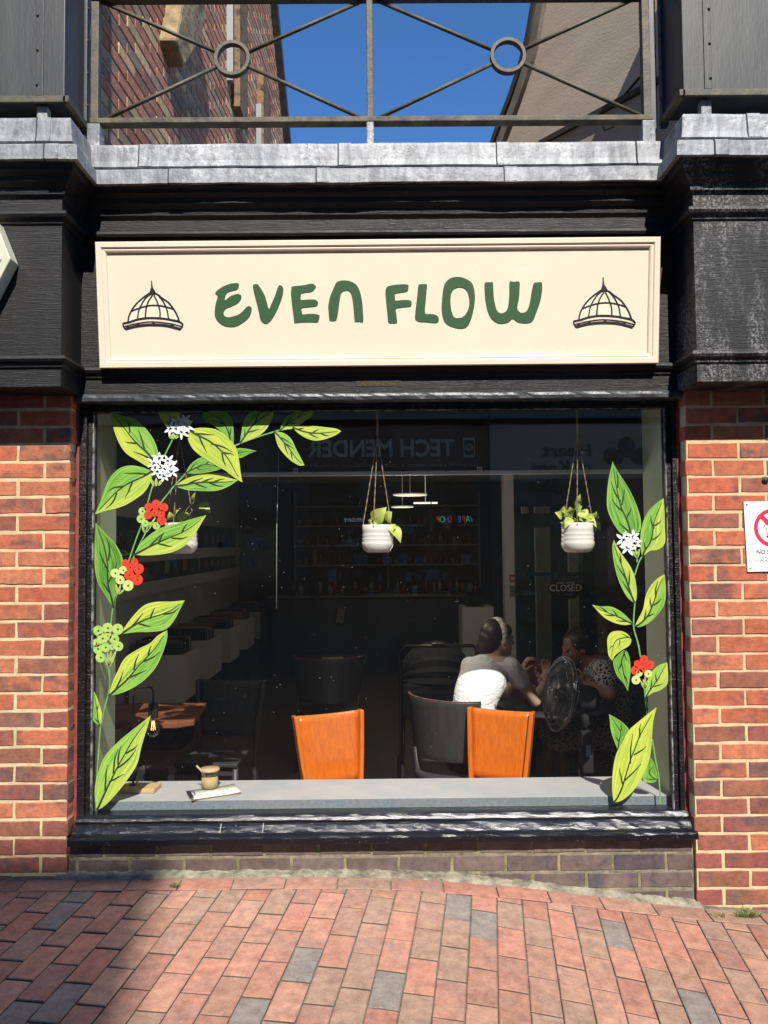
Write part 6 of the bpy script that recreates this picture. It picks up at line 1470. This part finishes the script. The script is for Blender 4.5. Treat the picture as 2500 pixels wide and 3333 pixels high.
def ph(m):
    f = f2.normalized(); c = h2 - o2; r = f.cross(Vector((0, 0, 1))).normalized()
    m.ell(c - f * .020 + Vector((0, 0, .040)), (.100, .100, .094)); m.ell(c - f * .045 + Vector((0, 0, .0)), (.092, .092, .07)); m.ell(c - f * .06 + Vector((0, 0, -.01)), (.076, .076, .085)); m.ell(c + f * .035 + Vector((0, 0, .078)), (.05, .05, .035))
body_mesh('hair', ph, mat('black_hair', (.012, .009, .008), .5, (.02, .015, .012), 60), W2, .007, 3)
m1 = MB(); f = f2.normalized(); r = f.cross(Vector((0, 0, 1))).normalized(); u_ = r.cross(f)
for s_ in (-1, 1): m1.ell(h2 - o2 + f * .086 + r * s_ * .032 + u_ * .006, (.011, .009, .008), nu=10, nv=6)
m1.build('eyes', MT['dark_eye'], W2)
chair((hp2.x + .02, hp2.y, FL), R(-90), BLW, 'black wooden chair under the person in animal print', wt=.42, wb=.36)

# ------------------------------------------------------------ the street behind the camera (seen as reflections, shades the pavement)
OY = -10.0; VD = 2 * GY - OY                # apparent distance of the facades in the glass
ZG = E - 1.75
def RP(px, py, d=0.0):                       # place something on the far side where the glass shows it
    p = P(px, py, VD - d); return Vector((p.x, 2 * GY - p.y, p.z))
edge = P(505, 2915, 2.97); dist = 2.97 - OY
xE = edge.x + math.tan(SUN_AZ) * dist; hT = edge.z + dist / math.cos(SUN_AZ) * math.tan(SUN_EL)
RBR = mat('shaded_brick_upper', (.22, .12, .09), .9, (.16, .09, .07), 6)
def row_building(name, x0, x1, z1, label, mt_, nwin):
    b = empty(name, ((x0 + x1) / 2, OY, ZG), label=label, cat='building'); m = MB()
    cx = (x0 + x1) / 2; m.box(x0 - cx, x1 - cx, -8, 0, 3.95 + .4, z1 - ZG); m.box(x0 - cx, x1 - cx, -8, -1.2, 0, 4.349); m.build('wall', mt_, b)
    m = MB(); m.box(x0 - cx, x1 - cx, -8.1, .12, z1 - ZG + .001, z1 - ZG + .25); m.build('parapet', mat('stone_coping', (.3, .28, .25), .8), b)
    n_ = nwin; k = 0
    for fz in ([5.2, 8.4, 11.4] if z1 > 12 else [5.2]):
        for i in range(n_):
            x = x0 - cx + (x1 - x0) * (i + .5) / n_
            w_ = MB(); w_.box(x - .55, x + .55, -.08, .02, fz, fz + 1.7); w_.build('window', mat('dark_window', (.03, .035, .04), .1), b)
            s_ = MB(); s_.box(x - .65, x + .65, .0205, .10, fz - .12, fz - .001); s_.build('sill', MT['stone_coping'], b)
    return b
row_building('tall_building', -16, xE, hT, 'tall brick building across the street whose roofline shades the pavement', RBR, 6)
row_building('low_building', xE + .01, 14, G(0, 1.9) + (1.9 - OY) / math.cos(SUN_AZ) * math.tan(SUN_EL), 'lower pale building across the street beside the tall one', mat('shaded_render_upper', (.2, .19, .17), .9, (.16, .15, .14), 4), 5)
SFR = mat('dark_shopfront', (.05, .05, .055), .4)
def shop(x0, x1, fas, label, face):
    b = empty('opposite_shop', ((x0 + x1) / 2, OY, ZG), label=label, cat='shopfront'); w_ = (x1 - x0) / 2; z0, z1 = fas
    m = MB(); m.box(-w_ + .02, w_ - .02, -.2, .0, z0 - ZG, z1 - ZG); m.build('fascia', face, b)
    m = MB(); m.box(-w_, -w_ + .35, -.35, -.02, 0, z0 - ZG - .002); m.box(w_ - .35, w_, -.35, -.02, 0, z0 - ZG - .002); m.box(-w_ + .3505, w_ - .3505, -.3, -.06, 0, .55); m.build('pilasters', SFR, b)
    m = MB(); m.box(-w_ + .352, w_ - .352, -.16, -.14, .5505, z0 - ZG - .003); m.build('shop_window', mat('opposite_glass', (.02, .022, .025), .08), b)
    m = MB(); m.box(-w_, w_, -.2, .16, z1 - ZG + .001, z1 - ZG + .18); m.build('cornice', mat('pale_cornice', (.38, .37, .35), .8), b)
    rr = random.Random(int(x0 * 10)); cs = [mat('display_a', (.35, .35, .36), .5), mat('display_b', (.28, .1, .07), .5), mat('display_c', (.12, .2, .25), .5), mat('display_d', (.3, .27, .15), .5)]
    m = MB()
    for i in range(46):
        x = rr.uniform(-w_ + .5, w_ - .6); z = .6 + .35 * rr.randint(0, 4); m.box(x, x + rr.uniform(.08, .3), -.1385, -.12, z, z + rr.uniform(.08, .28), rr.randint(0, 3))
    m.build('window_display', cs, b)
    return b
TXR = lambda p, dy=.012: Matrix.Translation((p[0], OY + dy, p[1])) @ Matrix.Rotation(math.pi, 4, 'Z') @ Matrix.Rotation(R(90), 4, 'X')
a, b_ = RP(965, 1385), RP(1590, 1530)
zt, zb = a.z, b_.z
MAR = mat('maroon_fascia', (.10, .025, .03), .5); LW = mat('sign_white', (.9, .82, .70), .5)
S1 = shop(a.x - .1, b_.x, (zb - .12, zt + .1), 'phone repair shop across the street with maroon TECH MENDER fascia', MAR)
def fit_text(b, txt, px0, px1, py0, py1, mt_, bold=.0, hgt=None):
    p0, p1 = RP(px0, py1), RP(px1, py0); hgt = (p1.z - p0.z); cu = text_obj('lettering', txt, hgt / .70, Matrix.Identity(4), mt_, None, .012, bold=bold)
    w0 = max(v.co.x for v in cu.data.vertices) - min(v.co.x for v in cu.data.vertices); sx = abs(p1.x - p0.x) / w0
    cu.data.transform(TXR(((p0.x + p1.x) / 2, p0.z)) @ Matrix.Diagonal((sx, 1, 1, 1))); cu.data.transform(Matrix.Translation(-Vector(b.location))); cu.parent = b; return cu
fit_text(S1, 'TECH MENDER', 1003, 1480, 1430, 1487, LW, .012)
fit_text(S1, 'VAPE \u00b7 LAPTOP & MOBILE REPAIRS \u00b7 ACCESSORIES \u00b7 UNLOCKING \u00b7 IT CONSULTANT', 980, 1565, 1509, 1521, LW)
m1 = MB(); c = RP(1527, 1457) - Vector(S1.location); k = VD / F
m1.bbox(c.x - 19 * k, c.x + 19 * k, .0, .02, c.z - 33 * k, c.z + 33 * k, .01); m1.build('phone_emblem', LW, S1)
m1 = MB(); m1.box(c.x - 15 * k, c.x + 15 * k, .0205, .023, c.z - 24 * k, c.z + 24 * k); m1.build('phone_screen', DARK, S1)
m1 = MB(); m1.lathe([(0, 0), (13 * k, 0), (13 * k, .004), (0, .004)], n=24, M=Matrix.Translation((c.x, .0235, c.z)) @ Matrix.Rotation(R(-90), 4, 'X')); m1.build('tool_badge', LW, S1)
m1 = MB(); [m1.box(-9 * k, 9 * k, .028, .031, -1.3 * k, 1.3 * k, M=Matrix.Translation((c.x, 0, c.z)) @ Matrix.Rotation(R(q), 4, 'Y')) for q in (45,)]; [m1.box(-9 * k, 9 * k, .0312, .034, -1.3 * k, 1.3 * k, M=Matrix.Translation((c.x, 0, c.z)) @ Matrix.Rotation(R(-45), 4, 'Y'))]; m1.build('crossed_tools', DARK, S1)
a2, b2 = RP(1600, 1380), RP(2300, 1570)
GRC = mat('charity_green', (.012, .10, .05), .5)
S2 = shop(b_.x + .02, b2.x + 1.0, (b2.z + .1, a2.z + .1), 'charity shop across the street with pale Heart of Kent Hospice fascia and green flower', mat('pale_fascia', (.66, .58, .47), .6))
fit_text(S2, 'Heart', 1765, 1925, 1445, 1485, GRC, .01); fit_text(S2, 'of Kent', 1728, 1925, 1500, 1540, GRC, .01); fit_text(S2, 'Hospice', 1730, 1925, 1560, 1598, GRC, .01)
m1 = MB(); c = RP(2040, 1500) - Vector(S2.location)
for q in (-72, 0, 72):
    M_ = Matrix.Translation((c.x, 0, c.z)) @ Matrix.Rotation(R(q), 4, 'Y')
    ps = [(math.cos(t) * 28 * k * (1 + .1 * math.sin(t)), 46 * k + math.sin(t) * 34 * k) for t in [i * 2 * math.pi / 20 for i in range(20)]]
    m1.add([M_ @ Vector((x, .002 + d, z)) for d in (0, .016 + q * .00002) for x, z in ps], [tuple(range(20)), tuple(range(39, 19, -1))] + [(i, 20 + i, 20 + (i + 1) % 20, (i + 1) % 20) for i in range(20)])
m1.build('flower_emblem', GRC, S2)
a3, b3 = RP(250, 1400), RP(955, 1560)
S3 = shop(a3.x - 3, a.x - .12, (b3.z, a3.z + .1), 'dark grey shuttered shop across the street left of the phone shop', mat('dark_fascia', (.06, .06, .062), .6))
m1 = MB(); w_ = (a.x - .12 - a3.x + 3) / 2
for i in range(16): m1.box(-w_ + .3, w_ - .3, .002, .03, b3.z - ZG + .05 + i * .055, b3.z - ZG + .075 + i * .055)
m1.build('shutter_slats', mat('slat_grey', (.13, .13, .13), .5), S3)
fit_text(S3, 'ACHIUS', 330, 640, 1440, 1485, mat('dim_letters', (.12, .12, .12), .5))
# lit LED panels in the opposite windows
for (px0, px1, py0, py1, txt, cs, lab) in ((1120, 1185, 1684, 1698, 'PHONE&VAPE', ((1, .1, .05), (.1, .7, 1)), 'small lit PHONE VAPE sign in the opposite shop window'), (1420, 1545, 1678, 1700, 'VAPE SHOP', ((.1, .3, 1), (.1, 1, .3), (1, .1, .1)), 'lit colour LED strip sign in the opposite shop window')):
    q0, q1 = RP(px0, py1, -.0), RP(px1, py0, 0); LD = empty('led_sign', ((q0.x + q1.x) / 2, OY - .10, q0.z), label=lab, cat='lit sign')
    m1 = MB(); hw = (q1.x - q0.x) / 2; hh = q1.z - q0.z; m1.box(-hw - .02, hw + .02, -.02, -.0, -.02, hh + .02); m1.build('housing', DARK, LD)
    n_ = len(cs)
    for i, ch in enumerate(txt):
        if ch == ' ': continue
        cc = cs[i % n_]; mt_ = mat('led_%.1f_%.1f_%.1f' % cc, cc, .5, emit=1.6)
        x = hw - (i + .5) * 2 * hw / len(txt)
        text_obj('led_letter', ch, hh / .72, Matrix.Translation((x, .004, 0)) @ Matrix.Rotation(math.pi, 4, 'Z') @ Matrix.Rotation(R(90), 4, 'X'), mt_, LD, .003, sx=.8)
